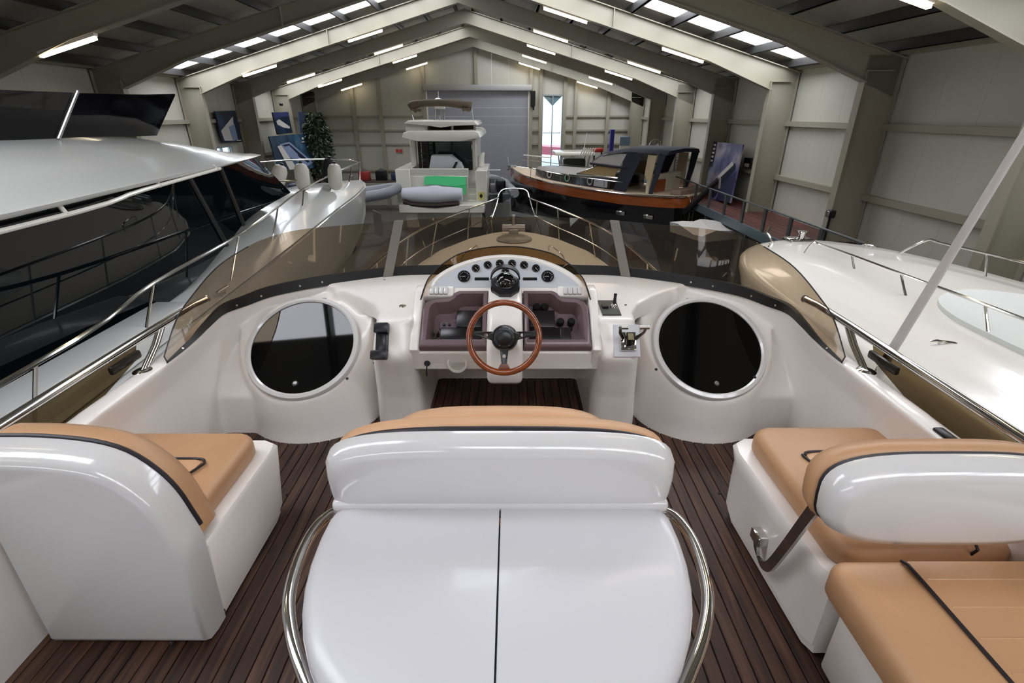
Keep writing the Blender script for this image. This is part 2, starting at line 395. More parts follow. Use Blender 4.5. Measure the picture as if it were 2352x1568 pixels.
def window(name, org, ex, width, z0, z1, label, bars, tri=False, glass=GLZ):
    """ex: horizontal unit vector along the wall (shed frame); panes and bars as parts"""
    t = struct(name, label); ex = Vector(ex); o = Vector(org); nn = Vector((ex.y, -ex.x, 0))
    def q(a, b, c, d, th, nm, m):
        put(nm, MB().prism([o + ex * a + Vector((0, 0, c)) - nn * th / 2, o + ex * b + Vector((0, 0, c)) - nn * th / 2, o + ex * b + Vector((0, 0, d)) - nn * th / 2, o + ex * a + Vector((0, 0, d)) - nn * th / 2], nn * th).mesh(nm, m, False), t)
    q(-.05, .05, z0, z1, .14, 'frame', FRAMEM); q(width - .05, width + .05, z0, z1, .14, 'frame', FRAMEM)
    q(0.05, width - .05, z0 - .04, z0 + .04, .12, 'sill', FRAMEM); q(0.05, width - .05, z1 - .04, z1 + .04, .12, 'frame', FRAMEM)
    xs = [0.05] + [width * (k + 1) / (bars[0] + 1) for k in range(bars[0])] + [width - .05]
    zs = [z0 + .04] + list(bars[1]) + [z1 - .04]
    for x in xs[1:-1]: q(x - .03, x + .03, z0 + .04, z1 - .04, .1, 'mullion', FRAMEM)
    for a, b in zip(xs, xs[1:]):
        for z in zs[1:-1]: q(a + .03, b - .03, z - .025, z + .025, .08, 'transom', FRAMEM)
        for c, d in zip(zs, zs[1:]): q(a, b, c, d, .012, 'pane', glass)
    if tri:
        zt = z1 - .04
        put('corner_infill', MB().prism([o + ex * .05 + Vector((0, 0, zt)) - nn * .1, o + ex * (width - .05) + Vector((0, 0, zt)) - nn * .1, o + ex * (width / 2) + Vector((0, 0, zt - .55)) - nn * .1], nn * .06).mesh('corner_infill', mat('infill_sage', (140, 156, 156), .5), False), t)
    return t
window('window_1', (WX0, YF, 0), (1, 0, 0), WX1 - WX0, WZ0, WZ1, 'tall narrow glazed slot window beside the roller door', (1, (-2.1, 0.6)), True)
window('window_2', (XL, 22.0, 0), (0, 1, 0), 1.58, -.55, .45, 'small square window low in the long wall near the dark sailing poster', (1, ()))
window('window_3', (XL, 30.4, 0), (0, 1, 0), 1.75, -1.35, .4, 'taller window in the long wall behind the leaning billboard', (1, ()))
window('window_4', (-9.5, YB, 0), (1, 0, 0), 16.5, -1.0, 2.9, 'wide glazed band high in the gable wall', (7, (1.0,)), glass=emitter('bright_overcast_glazing', (225, 233, 255), GABLE_POWER))
# outside, seen through the slot window
t = thing('quay_ground', 'pale concrete yard outside the slot window', None, rz=HYAW, kind='structure')
put('yard', MB().box((-20, YF + .3, GZ - .3), (30, 70, GZ - .1)).mesh('yard', mat('pale_yard', (190, 194, 198), .8), False), t)
t = thing('red_workboat', 'low red hulled workboat seen through the slot window', 'boat', rz=HYAW)
put('hull', MB().loft([[(x, 46 - wdt, -1.2 - .06 * x), (x, 46 + wdt, -1.2 - .06 * x), (x, 46 + wdt * 1.3, -.55 - .06 * x), (x, 46 - wdt * 1.3, -.55 - .06 * x)] for x, wdt in ((-1, .8), (1, 1.2), (5, 1.3), (9, .9), (11, .1))]).mesh('hull', mat('red_hull', (206, 108, 118), .4)), t)
put('deckhouse', MB().bevbox((6.5, 45.2, -1.0), (8.5, 46.8, -.2), .1).mesh('deckhouse', GEL), t)

# ================================================================== OUR FLYBRIDGE
def mir(p): return (-p[0], p[1], p[2])
# --- teak sole
TEAK = teak('dark_oiled_teak', (34, 20, 14), (72, 46, 33), (104, 74, 55))
so = tag(thing('flybridge_sole', 'dark oiled teak laid deck of the flybridge', None, (0, 1, 0), kind='structure'))
MB().box((-1.72, -2.2, -0.06), (1.72, 3.3, -0.008)).o('caulking_bed', RUBBER, so, False)
pwd = 0.056
pm = MB().bevbox((-pwd / 2 + .0022, -2.2, -0.02), (pwd / 2 - .0022, 3.24, 0.0), 0.002, 1).mesh('plank', TEAK, False)
for i in range(-30, 31): put('plank', pm, so, (i * pwd, -1, 0))
# --- moulded coaming: overlapping solids fused into one smooth shell
BASE = [(-1.588, 2.112, 0.680), (-1.585, 2.317, 0.690), (-1.617, 2.523, 0.695), (-1.633, 2.713, 0.700), (-1.562, 2.830, 0.705), (-1.456, 2.976, 0.715), (-1.187, 3.106, 0.735), (-0.811, 3.289, 0.740), (-0.491, 3.330, 0.740), (-0.019, 3.350, 0.740)]
TOP = [(-1.611, 2.132, 0.700), (-1.674, 2.370, 0.790), (-1.641, 2.468, 0.870), (-1.579, 2.660, 0.980), (-1.522, 2.874, 1.030), (-1.450, 3.021, 1.060), (-1.277, 3.188, 1.080), (-0.717, 3.353, 1.100), (-0.484, 3.443, 1.100), (-0.019, 3.506, 1.100)]
aft = [(-1.60, -2.2, .66), (-1.60, -.6, .66), (-1.60, .6, .66), (-1.60, 1.4, .668)]
BL = catmull(BASE, 5); TL = catmull(TOP, 5)
BL[-1].x = 0; TL[-1].x = 0
B = BL + [Vector(mir(p)) for p in BL[-2::-1]]; T = TL + [Vector(mir(p)) for p in TL[-2::-1]]
def coaming_ring():
    path = [Vector(p) for p in catmull(aft + BASE, 5)]; path[-1].x = 0
    path = path + [Vector(mir(p)) for p in path[-2::-1]]; rings = []
    for i, p in enumerate(path):
        a, b = path[max(i - 1, 0)], path[min(i + 1, len(path) - 1)]; tg = (b - a); tg.z = 0; tg.normalize()
        n = Vector((-tg.y, tg.x, 0)); k = 0.085
        rings.append([p - n * 0.005, p + n * k, p + n * 0.17 - Vector((0, 0, .12)), p + n * 0.28 + Vector((0, 0, -.3 - p.z)), p + n * .10 + Vector((0, 0, -.3 - p.z)), p + n * 0.075 + Vector((0, 0, .02 - p.z)), p + n * .03 - Vector((0, 0, .14))])
    return rings
mo = MB().loft(coaming_ring())
for sx in (-1, 1):
    cx, cy, r0 = -1.21 * sx * -1, 2.83, 0.40
    ring = []
    for k in range(48):
        q = 2 * math.pi * k / 48; ring.append((cx + r0 * math.cos(q), cy + r0 * math.sin(q)))
    zt = lambda y: min(0.48 + (y - 2.69) * 0.839, 0.735)
    mo.loft([[(x * 1.0 + (x - cx) * .06, y - (0.03 if y < 2.7 else 0), -.05) for x, y in ring], [(x + (x - cx) * .03, y - .01, .06) for x, y in ring], [(x, y, zt(y)) for x, y in ring]])
    def crect(z, xo, yf, xi=.497, r=.075):
        pts = [(xi, 3.2), (xi, yf + r)] + [(xi + r - r * math.cos(R(a)), yf + r - r * math.sin(R(a))) for a in (22, 45, 68, 90)] + [(xo - r + r * math.sin(R(a)), yf + r - r * math.cos(R(a))) for a in (0, 22, 45, 68, 90)] + [(xo, 3.2)]
        return [(x * sx, y, z) for x, y in pts]
    mo.loft([crect(-.05, .785, 2.56), crect(.1, .78, 2.55), crect(.25, .765, 2.52), crect(.42, .745, 2.455), crect(.53, .728, 2.40), crect(.56, .724, 2.388), crect(.585, .722, 2.397), crect(.72, .71, 2.488), crect(.742, .708, 2.515)])
    # web between column and pod
    mo.box((min(sx * .7, sx * 1.2), 2.86, -.05), (max(sx * .7, sx * 1.2), 3.3, .55)); mo.box((min(sx * .7, sx * 1.1), 3.02, -.05), (max(sx * .7, sx * 1.1), 3.3, .72))
    mo.prism([(sx * 1.42, y, z) for y, z in ((2.52, -.05), (2.52, .25), (2.95, .60), (3.1, .60), (3.1, -.05))], (sx * .26, 0, 0))
    # dashboard shelf
    sh = [(-1.19, 3.13), (-1.02, 3.0), (-.885, 2.885), (-.775, 2.76), (-.715, 2.63), (-.69, 2.5), (-.5, 2.5), (-.5, 2.80), (0, 2.80), (0, 3.36), (-.6, 3.34), (-.95, 3.26)]
    mo.prism([(x * -sx, y, .63) for x, y in sh], (0, 0, .112))
mo.box((-.7, 3.2, -.05), (.7, 3.32, .72)).box((-.52, 2.9, .42), (.52, 3.25, .72))
tmp = bpy.data.objects.new('tmp', mo.mesh('tmp', GEL)); C.objects.link(tmp)
md = tmp.modifiers.new('r', 'REMESH'); md.mode = 'VOXEL'; md.voxel_size = 0.0105
m2 = tmp.modifiers.new('s', 'SMOOTH'); m2.factor = 0.5; m2.iterations = 24
dg = bpy.context.evaluated_depsgraph_get(); me = bpy.data.meshes.new_from_object(tmp.evaluated_get(dg)); bpy.data.objects.remove(tmp)
for p in me.polygons: p.use_smooth = True
me.materials.clear(); me.materials.append(GEL); me.name = 'coaming'
fc = thing('flybridge_coaming', 'white moulded flybridge coaming with two hatch pods and helm pillars', 'coaming', (0, 0, 0))
put('moulding', me, fc)
# screw caps and little fittings on the moulding
SCREW = mat('dark_screw_cap', (70, 66, 62), .35, .6)
def stud(p, n, r, h, name, m, parent):
    p = Vector(p); n = Vector(n).normalized()
    return MB().lathe([(r, -h), (r, h * .5), (r * .7, h), (0, h)], p, n, 12).o(name, m, parent)

# --- hatches on the pods
S40, C40 = math.sin(R(40)), math.cos(R(40))
for sx, lb in ((-1, 'round black hatch on the moulded pod beside the empty black bracket'), (1, 'round black hatch on the moulded pod beside the throttle levers')):
    c = Vector((1.198 * sx, 2.69, .488)); n = Vector((0, -S40, C40)); e = Vector((0, C40, S40))
    t = thing('deck_hatch', lb, 'hatch', tuple(c), 'round hatches on the helm pods')
    MB().lathe([(.298, -.05), (.325, -.05), (.334, .012), (.327, .026), (.308, .030), (.298, .022)], c, n, 72, True).o('hatch_frame', GELW, t)
    MB().lathe([(0, 0.0), (.297, 0.0), (.300, .008), (.297, .016), (0, .016)], c, n, 72).o('lid', DKGLASS, t); hl = [q for q in bpy.data.objects if q.parent == t and q.name.startswith('lid')][0]
    p = c - e * .235 + n * .016
    lk = MB().lathe([(.012, 0), (.012, .008), (.008, .012), (0, .012)], p, n, 14).o('lock', STEEL, hl)
    MB().lathe([(.017, 0), (.017, .004), (.0125, .004)], p, n, 16).o('lock_ring', BLACK, hl)
    for k in (-1, 1): MB().cyl(c + e * .325 + Vector((.055 * k - .03, 0, 0)) + n * .01, c + e * .325 + Vector((.055 * k + .03, 0, 0)) + n * .01, .006, n=8).o('hinge_pin', STEEL, t)

# --- windscreen
ws = thing('windscreen', 'bronze tinted wraparound flybridge windscreen with grey posts', 'windscreen', (0, 3.0, .8))
N = len(B); ip = 7 * 5; jp = N - 1 - ip
for a, b in ((0, ip), (ip, jp), (jp, N - 1)):
    MB().sheet(B[a:b + 1], T[a:b + 1], .006, 3).o('pane', SMOKE, ws)
lo = [p.lerp(q, -.02) for p, q in zip(B, T)]; hi = [p.lerp(q, .17) for p, q in zip(B, T)]
MB().sheet(lo, hi, .022, 1).o('base_strip', RUBBER, ws)
edge = [p.copy() for p in T[:20]]
MB().tube([B[0]] + T[:22], .0035, 6).o('edge_trim', RUBBER, ws); MB().tube([B[-1]] + T[::-1][:22], .0035, 6).o('edge_trim', RUBBER, ws)
POST = mat('post_grey', (128, 124, 116), .35, .2)
for k in (ip, jp):
    d = (B[k + 1] - B[k - 1]).normalized(); out = d.cross(T[k] - B[k]).normalized()
    if out.y > 0: out = -out
    p0 = B[k].lerp(T[k], -.1) + out * .012; p1 = T[k].lerp(B[k], -.01) + out * .012
    MB().prism([p0 - d * .032, p0 + d * .032, p1 + d * .030, p1 - d * .030], out * .014).o('post', POST, ws)
for k in list(range(3, 32, 5)) + [30]:
    for q in (k, N - 1 - k):
        if q == k and k == 30 and 0: continue
        d = (B[q + 1] - B[q - 1]); nn = d.cross(T[q] - B[q]).normalized()
        if nn.y > 0: nn = -nn
        stud(B[q].lerp(T[q], .055) + nn * .012, nn, .006, .003, 'screw', STEEL, ws)

# --- helm console
hc = thing('helm_console', 'white helm console with mauve trays and arched instrument panel', 'console', (0, 2.7, 0))
D = frame((0, 2.42, .607), (1, 0, 0), (0, .769, .640), (0, -.640, .769))
cb = MB()
cb.prism([(-.475, y, z) for y, z in ((2.47, .46), (2.44, .585), (2.49, .53), (2.77, .763), (3.0, .76), (3.0, .46))], (.95, 0, 0))
for sx in (-1, 1):
    x0, x1 = sorted((sx * .462, sx * .515))
    cb.prism([(x0, y, z) for y, z in ((2.475, .455), (2.435, .56), (2.412, .60), (2.425, .622), (2.69, .842), (2.78, .845), (2.85, .80), (2.85, .455))], (x1 - x0, 0, 0), .014, 3)
cb.prism([(-.47, y, z) for y, z in ((2.475, .455), (2.437, .57), (2.47, .59), (2.5, .455))], (.94, 0, 0), .006, 2)
cb.prism(xf(D, [(-.47, .345, .0), (.47, .345, .0), (.47, .38, .0), (-.47, .38, 0)]), (0, .02, -.03))
cb.o('console_body', GEL, hc)
MAUVE = mat('mauve_brown_plastic', (112, 92, 96), .32, coat=.2); MAUVED = mat('mauve_tray_floor', (92, 76, 80), .45)
SCR = mat('dark_grey_instrument_cover', (30, 27, 29), .3); SCR2 = mat('black_instrument_cover', (20, 18, 20), .25)
def tray(sx):
    po = [(-.458, .0), (-.098, .0), (-.098, .352), (-.262, .352), (-.285, .340), (-.300, .318), (-.325, .303), (-.40, .298), (-.438, .28), (-.455, .24)]
    pi = [(-.418, .055), (-.128, .055), (-.128, .325), (-.245, .325), (-.268, .314), (-.285, .290), (-.310, .272), (-.385, .266), (-.402, .255), (-.412, .225)]
    pf = [(-.405, .062), (-.130, .062), (-.130, .30), (-.235, .30), (-.258, .292), (-.278, .270), (-.302, .252), (-.375, .25), (-.392, .24), (-.402, .215)]
    def ring(p, n): return xf(D, [(x * -sx, s, n) for x, s in p])
    m = MB().loft([ring(po, -.07), ring(po, .010), ring([(lerp(a, c, .25), lerp(b, d, .25)) for (a, b), (c, d) in zip(po, pi)], .022), ring([(lerp(a, c, .8), lerp(b, d, .8)) for (a, b), (c, d) in zip(po, pi)], .018), ring(pi, .0), ring(pf, -.075)], cap=False)
    m.add(ring(pf, -.075), [tuple(range(len(pf)))])
    tr = m.o('dash_tray', MAUVE, hc, ang=50)
    def blk(x0, x1, s0, s1, n1, nm, mt, r=.004):
        a, b = sorted((x0 * -sx, x1 * -sx)); MB().bevbox((a, s0, -.076), (b, s1, n1), r, 2, D).o(nm, mt, tr)
    def knob(x, s, r, n1, nm, mt):
        MB().lathe([(r, -.076), (r, n1 - .006), (r * .8, n1), (0, n1)], D @ Vector((x * -sx, s, 0)), D.to_3x3() @ Vector((0, 0, 1)), 20).o(nm, mt, tr)
    blk(-.135, -.36, .066, .15, -.045, 'instrument_cover', SCR2); blk(-.135, -.275, .155, .262, -.05, 'instrument_cover', SCR)
    if sx < 0:
        for x in (-.345, -.315): knob(x, .175, .008, -.055, 'push_knob', BLACK)
        blk(-.275, -.375, .15, .20, -.066, 'switch_plate', MAUVED); knob(-.383, .115, .015, -.03, 'ignition_key', mat('dark_red_key', (60, 28, 32), .4))
        MB().bevbox((-.388, .075, -.04), (-.378, .115, -.03), .002, 1, D).o('key_tag', BLACK, tr)
    else:
        for x in (-.305, -.365): knob(x, .185, .021, -.03, 'round_socket_cap', BLACK)
        for x in (-.305, -.365): knob(x, .148, .008, -.045, 'push_knob', BLACK)
        for x in (-.175, -.22): knob(x, .28, .022, -.035, 'round_gauge_cover', SCR2)
        blk(-.30, -.36, .066, .15, -.042, 'switch_panel', SCR)
tray(-1); tray(1)
for sx in (-1, 1):   # rocker switch blocks on the outer upper corners
    for k in range(4):
        x = sx * (.335 + k * .026)
        MB().bevbox((x - .012, .325, -.01), (x + .012, .372, .026), .004, 2, D).o('rocker_switch', GELW, hc)
    a, b = sorted((sx * .29, sx * .47))
    MB().bevbox((a, .318, -.05), (b, .385, .012), .012, 3, D).o('switch_block', GEL, hc)
ped = MB().prism([(-.097, y, z) for y, z in ((2.76, .85), (2.64, .862), (2.50, .80), (2.38, .735), (2.325, .655), (2.30, .55), (2.315, .46), (2.36, .425), (2.5, .45), (2.76, .7))], (.188, 0, 0), .03, 4)
ped.o('pedestal', GEL, hc, ang=60)
# cup holder, keys, screws on the lower panel
MB().lathe([(.052, 0), (.055, .012), (.045, .016), (.042, 0)], (-.265, 2.462, .50), (0, -.95, .2), 24, True).o('speaker_ring', CREAM, hc)
MB().lathe([(0, .004), (.043, .004)], (-.265, 2.462, .50), (0, -.95, .2), 24).o('speaker_cover', CREAM, hc)
for x in (-.42, -.145, .105, .455): stud((x, 2.452, .545), (0, -.95, .25), .008, .004, 'screw', SCREW, hc)
kl = MB().lathe([(.017, 0), (.017, .012), (0, .014)], (-.43, 2.462, .50), (0, -.95, .2), 14).o('ignition_lock', BLACK, hc)
MB().tube([(-.43, 2.445, .50), (-.432, 2.43, .47), (-.433, 2.432, .435)], .004, 6).o('ignition_lanyard', BLACK, hc)
# instrument arch
Gm = frame((0, 2.715, .848), (1, 0, 0), (0, .655, .756), (0, -.756, .655)); nG = Gm.to_3x3() @ Vector((0, 0, 1))
def arch(a, b, n, s0=0.0, k=30): return xf(Gm, [(a * math.cos(math.pi * i / k), s0 + b * math.sin(math.pi * i / k) ** 1.42, n) for i in range(k + 1)])
gp = MB().loft([arch(.455, .208, -.12), arch(.455, .208, -.004), arch(.452, .205, .004), arch(.425, .186, .006), arch(.418, .18, 0.0)], cap=False)
f = arch(.418, .18, 0.0); gp.add(f, [tuple(range(len(f)))])
ia = gp.o('instrument_arch', CREAM, hc, ang=60)
f = arch(.415, .177, .0015); MB().add(f, [tuple(range(len(f)))]).o('instrument_fascia', mat('pale_grey_fascia', (196, 199, 204), .35), hc)
DIAL = mat('dial_black', (24, 24, 26), .25); BEZ = mat('bezel_dark_grey', (52, 52, 52), .3, .6); NEED = mat('needle_white', (210, 206, 196), .4)
GOLD = mat('bezel_bronze', (96, 88, 76), .3, .8)
def gauge(px, s, r, ang, ticks=9):
    c = Gm @ Vector((px, s, 0)); e1, e2 = Gm.to_3x3() @ Vector((1, 0, 0)), Gm.to_3x3() @ Vector((0, 1, 0))
    g = MB().lathe([(r, 0), (r, .008), (r * .94, .012), (r * .88, .010), (r * .86, .004)], c, nG, 28).o('gauge', BEZ if r > .03 else GOLD, hc)
    MB().lathe([(0, .005), (r * .87, .005)], c, nG, 28).o('gauge_dial', DIAL, g)
    d = e1 * math.cos(ang) + e2 * math.sin(ang); q = nG.cross(d)
    MB().prism([c + nG * .0065 - d * r * .2 + q * r * .05, c + nG * .0065 + d * r * .7 + q * r * .015, c + nG * .0065 + d * r * .7 - q * r * .015, c + nG * .0065 - d * r * .2 - q * r * .05], nG * .001).o('gauge_needle', NEED, g)
    tk = MB()
    for k in range(ticks):
        aa = R(225 - 270 * k / (ticks - 1)); dd = e1 * math.cos(aa) + e2 * math.sin(aa); qq = nG.cross(dd)
        tk.prism([c + nG * .0062 + dd * r * .62 + qq * r * .03, c + nG * .0062 + dd * r * .78 + qq * r * .03, c + nG * .0062 + dd * r * .78 - qq * r * .03, c + nG * .0062 + dd * r * .62 - qq * r * .03], nG * .0006)
    tk.o('gauge_scale', NEED, g)
for px, s in ((-.172, .118), (-.104, .138), (-.035, .147), (.035, .147), (.104, .138), (.172, .118)): gauge(px, s, .0235, R(-50), 7)
gauge(-.003, .098, .0225, R(-40), 7); gauge(-.238, .068, .036, R(180), 13); gauge(.238, .068, .036, R(180), 13)
for px in (-.137, .137): MB().bevbox((px - .041, .044, 0), (px + .041, .063, .004), .002, 1, Gm).o('lcd_counter', SCR2, hc)
vis_o = catmull([(-0.466, 2.600, 0.818), (-0.443, 2.700, 0.888), (-0.413, 2.760, 0.923), (-0.377, 2.800, 0.952), (-0.282, 2.870, 0.998), (-0.180, 2.910, 1.018), (-0.076, 2.940, 1.027), (-0.012, 2.945, 1.028)], 5)
vis_o[-1].x = 0; vis_o = vis_o + [Vector(mir(p)) for p in vis_o[-2::-1]]
k = len(vis_o); vin = arch(.458, .206, -.03, k=k - 1)[::-1]
MB().sheet(vis_o, vin, .005, 2).o('instrument_visor', tinted('bronze_visor_acrylic', (206, 190, 166)), hc)
MB().tube(vis_o, .004, 6).o('visor_edge', RUBBER, hc)
# compass
cc = Vector((-.002, 2.655, .862)); up = Vector((0, -.42, .907)); fwd = Vector((0, .907, .42)); rt_ = Vector((1, 0, 0))
cp = thing('ship_compass', 'black domed magnetic compass above the steering wheel', 'compass', tuple(cc))
def oct_(r1, h, k=8): return [cc + up * h + rt_ * (r1 * math.cos(math.pi / 8 + 2 * math.pi * i / k)) + fwd * (r1 * .95 * math.sin(math.pi / 8 + 2 * math.pi * i / k)) for i in range(k)]
MB().loft([oct_(.068, -.045), oct_(.082, -.005), oct_(.086, .03), oct_(.079, .05), oct_(.056, .054)]).o('housing', BLACK, cp, ang=20)
MB().lathe([(.055, .048), (.054, .06), (.046, .082), (.03, .098), (.012, .104), (0, .105)], cc, up, 28).o('dome', BLACKG, cp)
MB().lathe([(.057, .050), (.060, .056), (.055, .060)], cc, up, 28).o('bezel_ring', BLACK, cp)
hd = MB()
hA = [cc + up * (.05 + .084 * math.sin(math.pi * i / 16)) + rt_ * (.078 * math.cos(math.pi * i / 16)) + fwd * .045 for i in range(17)]
hB = [p - fwd * .035 + up * .008 for p in hA]
hd.sheet(hA, hB, .008).o('hood', BLACK, cp)
for i in range(12):
    q = 2 * math.pi * i / 12; d = rt_ * math.cos(q) + fwd * math.sin(q)
    MB().prism([cc + up * .0755 + d * .047 + d.cross(up) * .002, cc + up * .083 + d * .0452 + d.cross(up) * .002, cc + up * .083 + d * .0452 - d.cross(up) * .002, cc + up * .0755 + d * .047 - d.cross(up) * .002], d * .002).o('card_mark', NEED, cp)

# --- steering wheel
Wc = Vector((-.002, 2.16, .787)); nW = Vector((0, -math.cos(R(25)), math.sin(R(25)))); Wm = frame(Wc, (1, 0, 0), (0, math.sin(R(25)), math.cos(R(25))), nW)
sw = thing('steering_wheel', 'wooden rimmed steering wheel with three black spokes', 'steering wheel', tuple(Wc))
WOOD = mat('varnished_mahogany', (128, 62, 24), .2, coat=.8, noise=.28, scale=9, stretch=(1, 1, 6))
MB().tube(xf(Wm, [(.165 * math.cos(2 * math.pi * i / 64), .165 * math.sin(2 * math.pi * i / 64), 0) for i in range(64)]), .0148, 14, True).o('rim', WOOD, sw)
for ai, a in enumerate((R(172), R(8), R(-90))):
    M = Wm @ Matrix.Rotation(a, 4, 'Z'); hx, hr_ = .088, .0085
    semi = [(hx + hr_ * math.cos(math.pi - math.pi * i / 10), hr_ * math.sin(math.pi * i / 10)) for i in range(11)]
    up_h = [(.03, 0)] + semi + [(.152, 0), (.152, .0125), (.12, .0135), (.06, .0205), (.03, .026)]
    sp = MB()
    for s in (1, -1):
        pts = [M @ Vector((x, y * s, -.012 - (.02 if x < .07 else .02 * (1 - (x - .07) / .09)))) for x, y in up_h]
        sp.prism(pts, nW * .004)
    sp.o('spoke', BLACK, sw, False)
_ = MB().lathe([(.054, -.045), (.056, -.03), (.050, -.022), (.036, -.02), (.034, -.010), (.028, -.006), (0, -.006)], Wc, nW, 36); hub = _.o('hub', BLACK, sw)
for i in range(6):
    q = R(60 * i + 90 + 30); p = Wm @ Vector((.043 * math.cos(q), .043 * math.sin(q), -.021)); stud(p, nW, .0048, .004, 'bolt', CHROME, hub)
MB().cyl(Wc - nW * .20, Wc - nW * .04, .035, .045, 24).o('hub_adapter', BLACK, sw)
MB().lathe([(.068, -.178), (.062, -.13), (.055, -.12), (0, -.12)], Wc, nW, 28).o('column_boss', BLACK, sw)
MB().prism(xf(Wm, [(-.030, -.150, -.012), (.030, -.150, -.012), (.017, -.125, -.012), (-.017, -.125, -.012)]), nW * .018, .003).o('spoke_block', mat('red_brown_wood', (112, 66, 54), .35), sw)

# --- throttle, bow thruster panel, empty bracket
F45 = frame((0, 2.388, .572), (1, 0, 0), (0, .571, .821), (0, -.821, .571))
def cpt(x, s, n=0): return F45 @ Vector((x, s, n))
nF = F45.to_3x3() @ Vector((0, 0, 1)); eF = F45.to_3x3() @ Vector((0, 1, 0))
th = thing('throttle_control', 'chrome twin lever engine control on the helm pillar', 'throttle', tuple(cpt(.645, .06)))
MB().bevbox((.575, .0, 0.0), (.715, .175, .008), .003, 2, F45).o('mounting_plate', mat('pale_grey_plate', (205, 205, 208), .3), th)
MB().prism([cpt(.605, .03, .008), cpt(.69, .03, .008), cpt(.69, .13, .008), cpt(.605, .13, .008)], nF * .03, .010, 2).o('base', CHROME, th)
hm = [cpt(.625, .04, .038), cpt(.625, .125, .038), cpt(.625, .115, .085), cpt(.625, .08, .098), cpt(.625, .05, .08)]
MB().prism(hm, (.045, 0, 0), .006, 2).o('head', BLACKG, th); MB().prism([p + eF * 0 for p in [cpt(.632, .075, .098), cpt(.662, .075, .098), cpt(.662, .11, .090), cpt(.632, .11, .090)]], nF * .003).o('head_label', mat('brushed_label', (150, 140, 110), .4, .5), th)
for s, x0, x1 in ((-1, .612, .59), (1, .683, .712)):
    MB().tube([cpt(x0, .09, .055), cpt(x1, .115, .10), cpt(x1 + s * .004, .13, .135)], [.011, .010, .009], 10).o('lever', CHROME, th)
    MB().cyl(cpt(x1 - s * .034 if s < 0 else x1 - .03, .132, .138), cpt(x1 + .02 * (s > 0) - .0 * s, .132, .138), .0115, n=14).o('lever_grip', CHROME, th)
bt = thing('thruster_panel', 'small black joystick panel above the throttle levers', 'control panel', (0.589, 2.664, 0.743))
o = Vector((0.589, 2.664, 0.743))
MB().prism([(0.539, 2.782, 0.742), (0.644, 2.782, 0.742), (0.632, 2.552, 0.742), (0.529, 2.552, 0.742)], (0, 0, .008), .002, 1).o('panel', mat('thruster_panel_grey', (58, 60, 58), .4, .3), bt)
MB().bevbox((o.x - .045, o.y - .02, .75), (o.x - .01, o.y + .03, .762), .003, 1).o('rocker', BLACK, bt)
MB().lathe([(.022, .748), (.021, .762), (.014, .775), (0, .776)], (o.x + .022, o.y - .005, 0), (0, 0, 1), 18).o('joystick_base', CHROME, bt)
MB().tube([(o.x + .022, o.y - .005, .77), (o.x + .024, o.y + .0, .805), (o.x + .026, o.y + .005, .83)], [.012, .008, .009], 12).o('joystick', BLACK, bt)
hb_ = thing('phone_bracket', 'empty black upright bracket on the helm pillar', 'bracket', tuple(cpt(-.655, .06)))
MB().bevbox((-.69, -.01, .0), (-.622, .175, .010), .004, 2, F45).o('back_plate', BLACK, hb_)
for s0, s1, dx in ((.125, .178, 0), (-.018, .03, -.012)): MB().bevbox((-.694 + dx, s0, .004), (-.618 + dx * .3, s1, .05), .006, 2, F45).o('clamp_jaw', BLACK, hb_)
MB().bevbox((-.675, .03, .008), (-.637, .125, .018), .004, 2, F45).o('rail', mat('charcoal_plastic', (34, 34, 38), .3), hb_)
cl_ = (-0.591, 2.699, 0.743)
MB().lathe([(.021, .742), (.019, .748), (0, .750)], (cl_[0], cl_[1], 0), (0, 0, 1), 18).o('deck_socket', CHROME, fc)
for p in ((-0.770, 2.620, 0.420), (-0.899, 2.500, 0.381), (-1.344, 2.470, 0.297)): stud(p, (0, -.9, .3), .008, .004, 'screw_cap', SCREW, fc)
for p in ((0.851, 2.520, 0.429), (1.392, 2.470, 0.406)): stud(p, (0, -.9, .3), .008, .004, 'screw_cap', SCREW, fc)
stud((0.690, 2.720, 0.743), (0, 0, 1), .008, .003, 'screw_cap', SCREW, fc); stud((-0.811, 3.202, 0.743), (0, 0, 1), .008, .003, 'screw_cap', STEEL, fc)

# ================================================================== SEATS AND RAILS OF THE FLYBRIDGE
def pillow(lo, hi, r, crown=.015, nx=14, ny=14, corner=.07):
    """upholstered block: rounded plan corners, rolled top edge, gently crowned top"""
    (x0, y0, z0), (x1, y1, z1) = lo, hi
    def plan(ins, z):
        rr = max(corner - ins, .008); pts = []
        for cx, cy, a0 in ((x1 - ins - rr, y1 - ins - rr, 0), (x0 + ins + rr, y1 - ins - rr, 90), (x0 + ins + rr, y0 + ins + rr, 180), (x1 - ins - rr, y0 + ins + rr, 270)):
            for k in range(7): q = R(a0 + 15 * k); pts.append((cx + rr * math.cos(q), cy + rr * math.sin(q), z))
        return pts
    rings = [plan(.012, z0), plan(0, z0 + .02), plan(0, z1 - r)]
    for k in range(1, 6): q = R(90 * k / 5); rings.append(plan(r * (1 - math.cos(q)), z1 - r + r * math.sin(q)))
    m = MB().loft(rings, cap=False); m.add(rings[0], [tuple(range(27, -1, -1))])
    inn = plan(r, z1); c0 = Vector(((x0 + x1) / 2, (y0 + y1) / 2, z1)); rr2 = [inn]
    for k in range(1, 5):
        f = 1 - k / 5; rr2.append([(c0.x + (p[0] - c0.x) * f, c0.y + (p[1] - c0.y) * f, z1 + crown * (1 - f * f)) for p in inn])
    m.loft(rr2, cap=False); m.add(rr2[-1], [tuple(range(28))]); return m
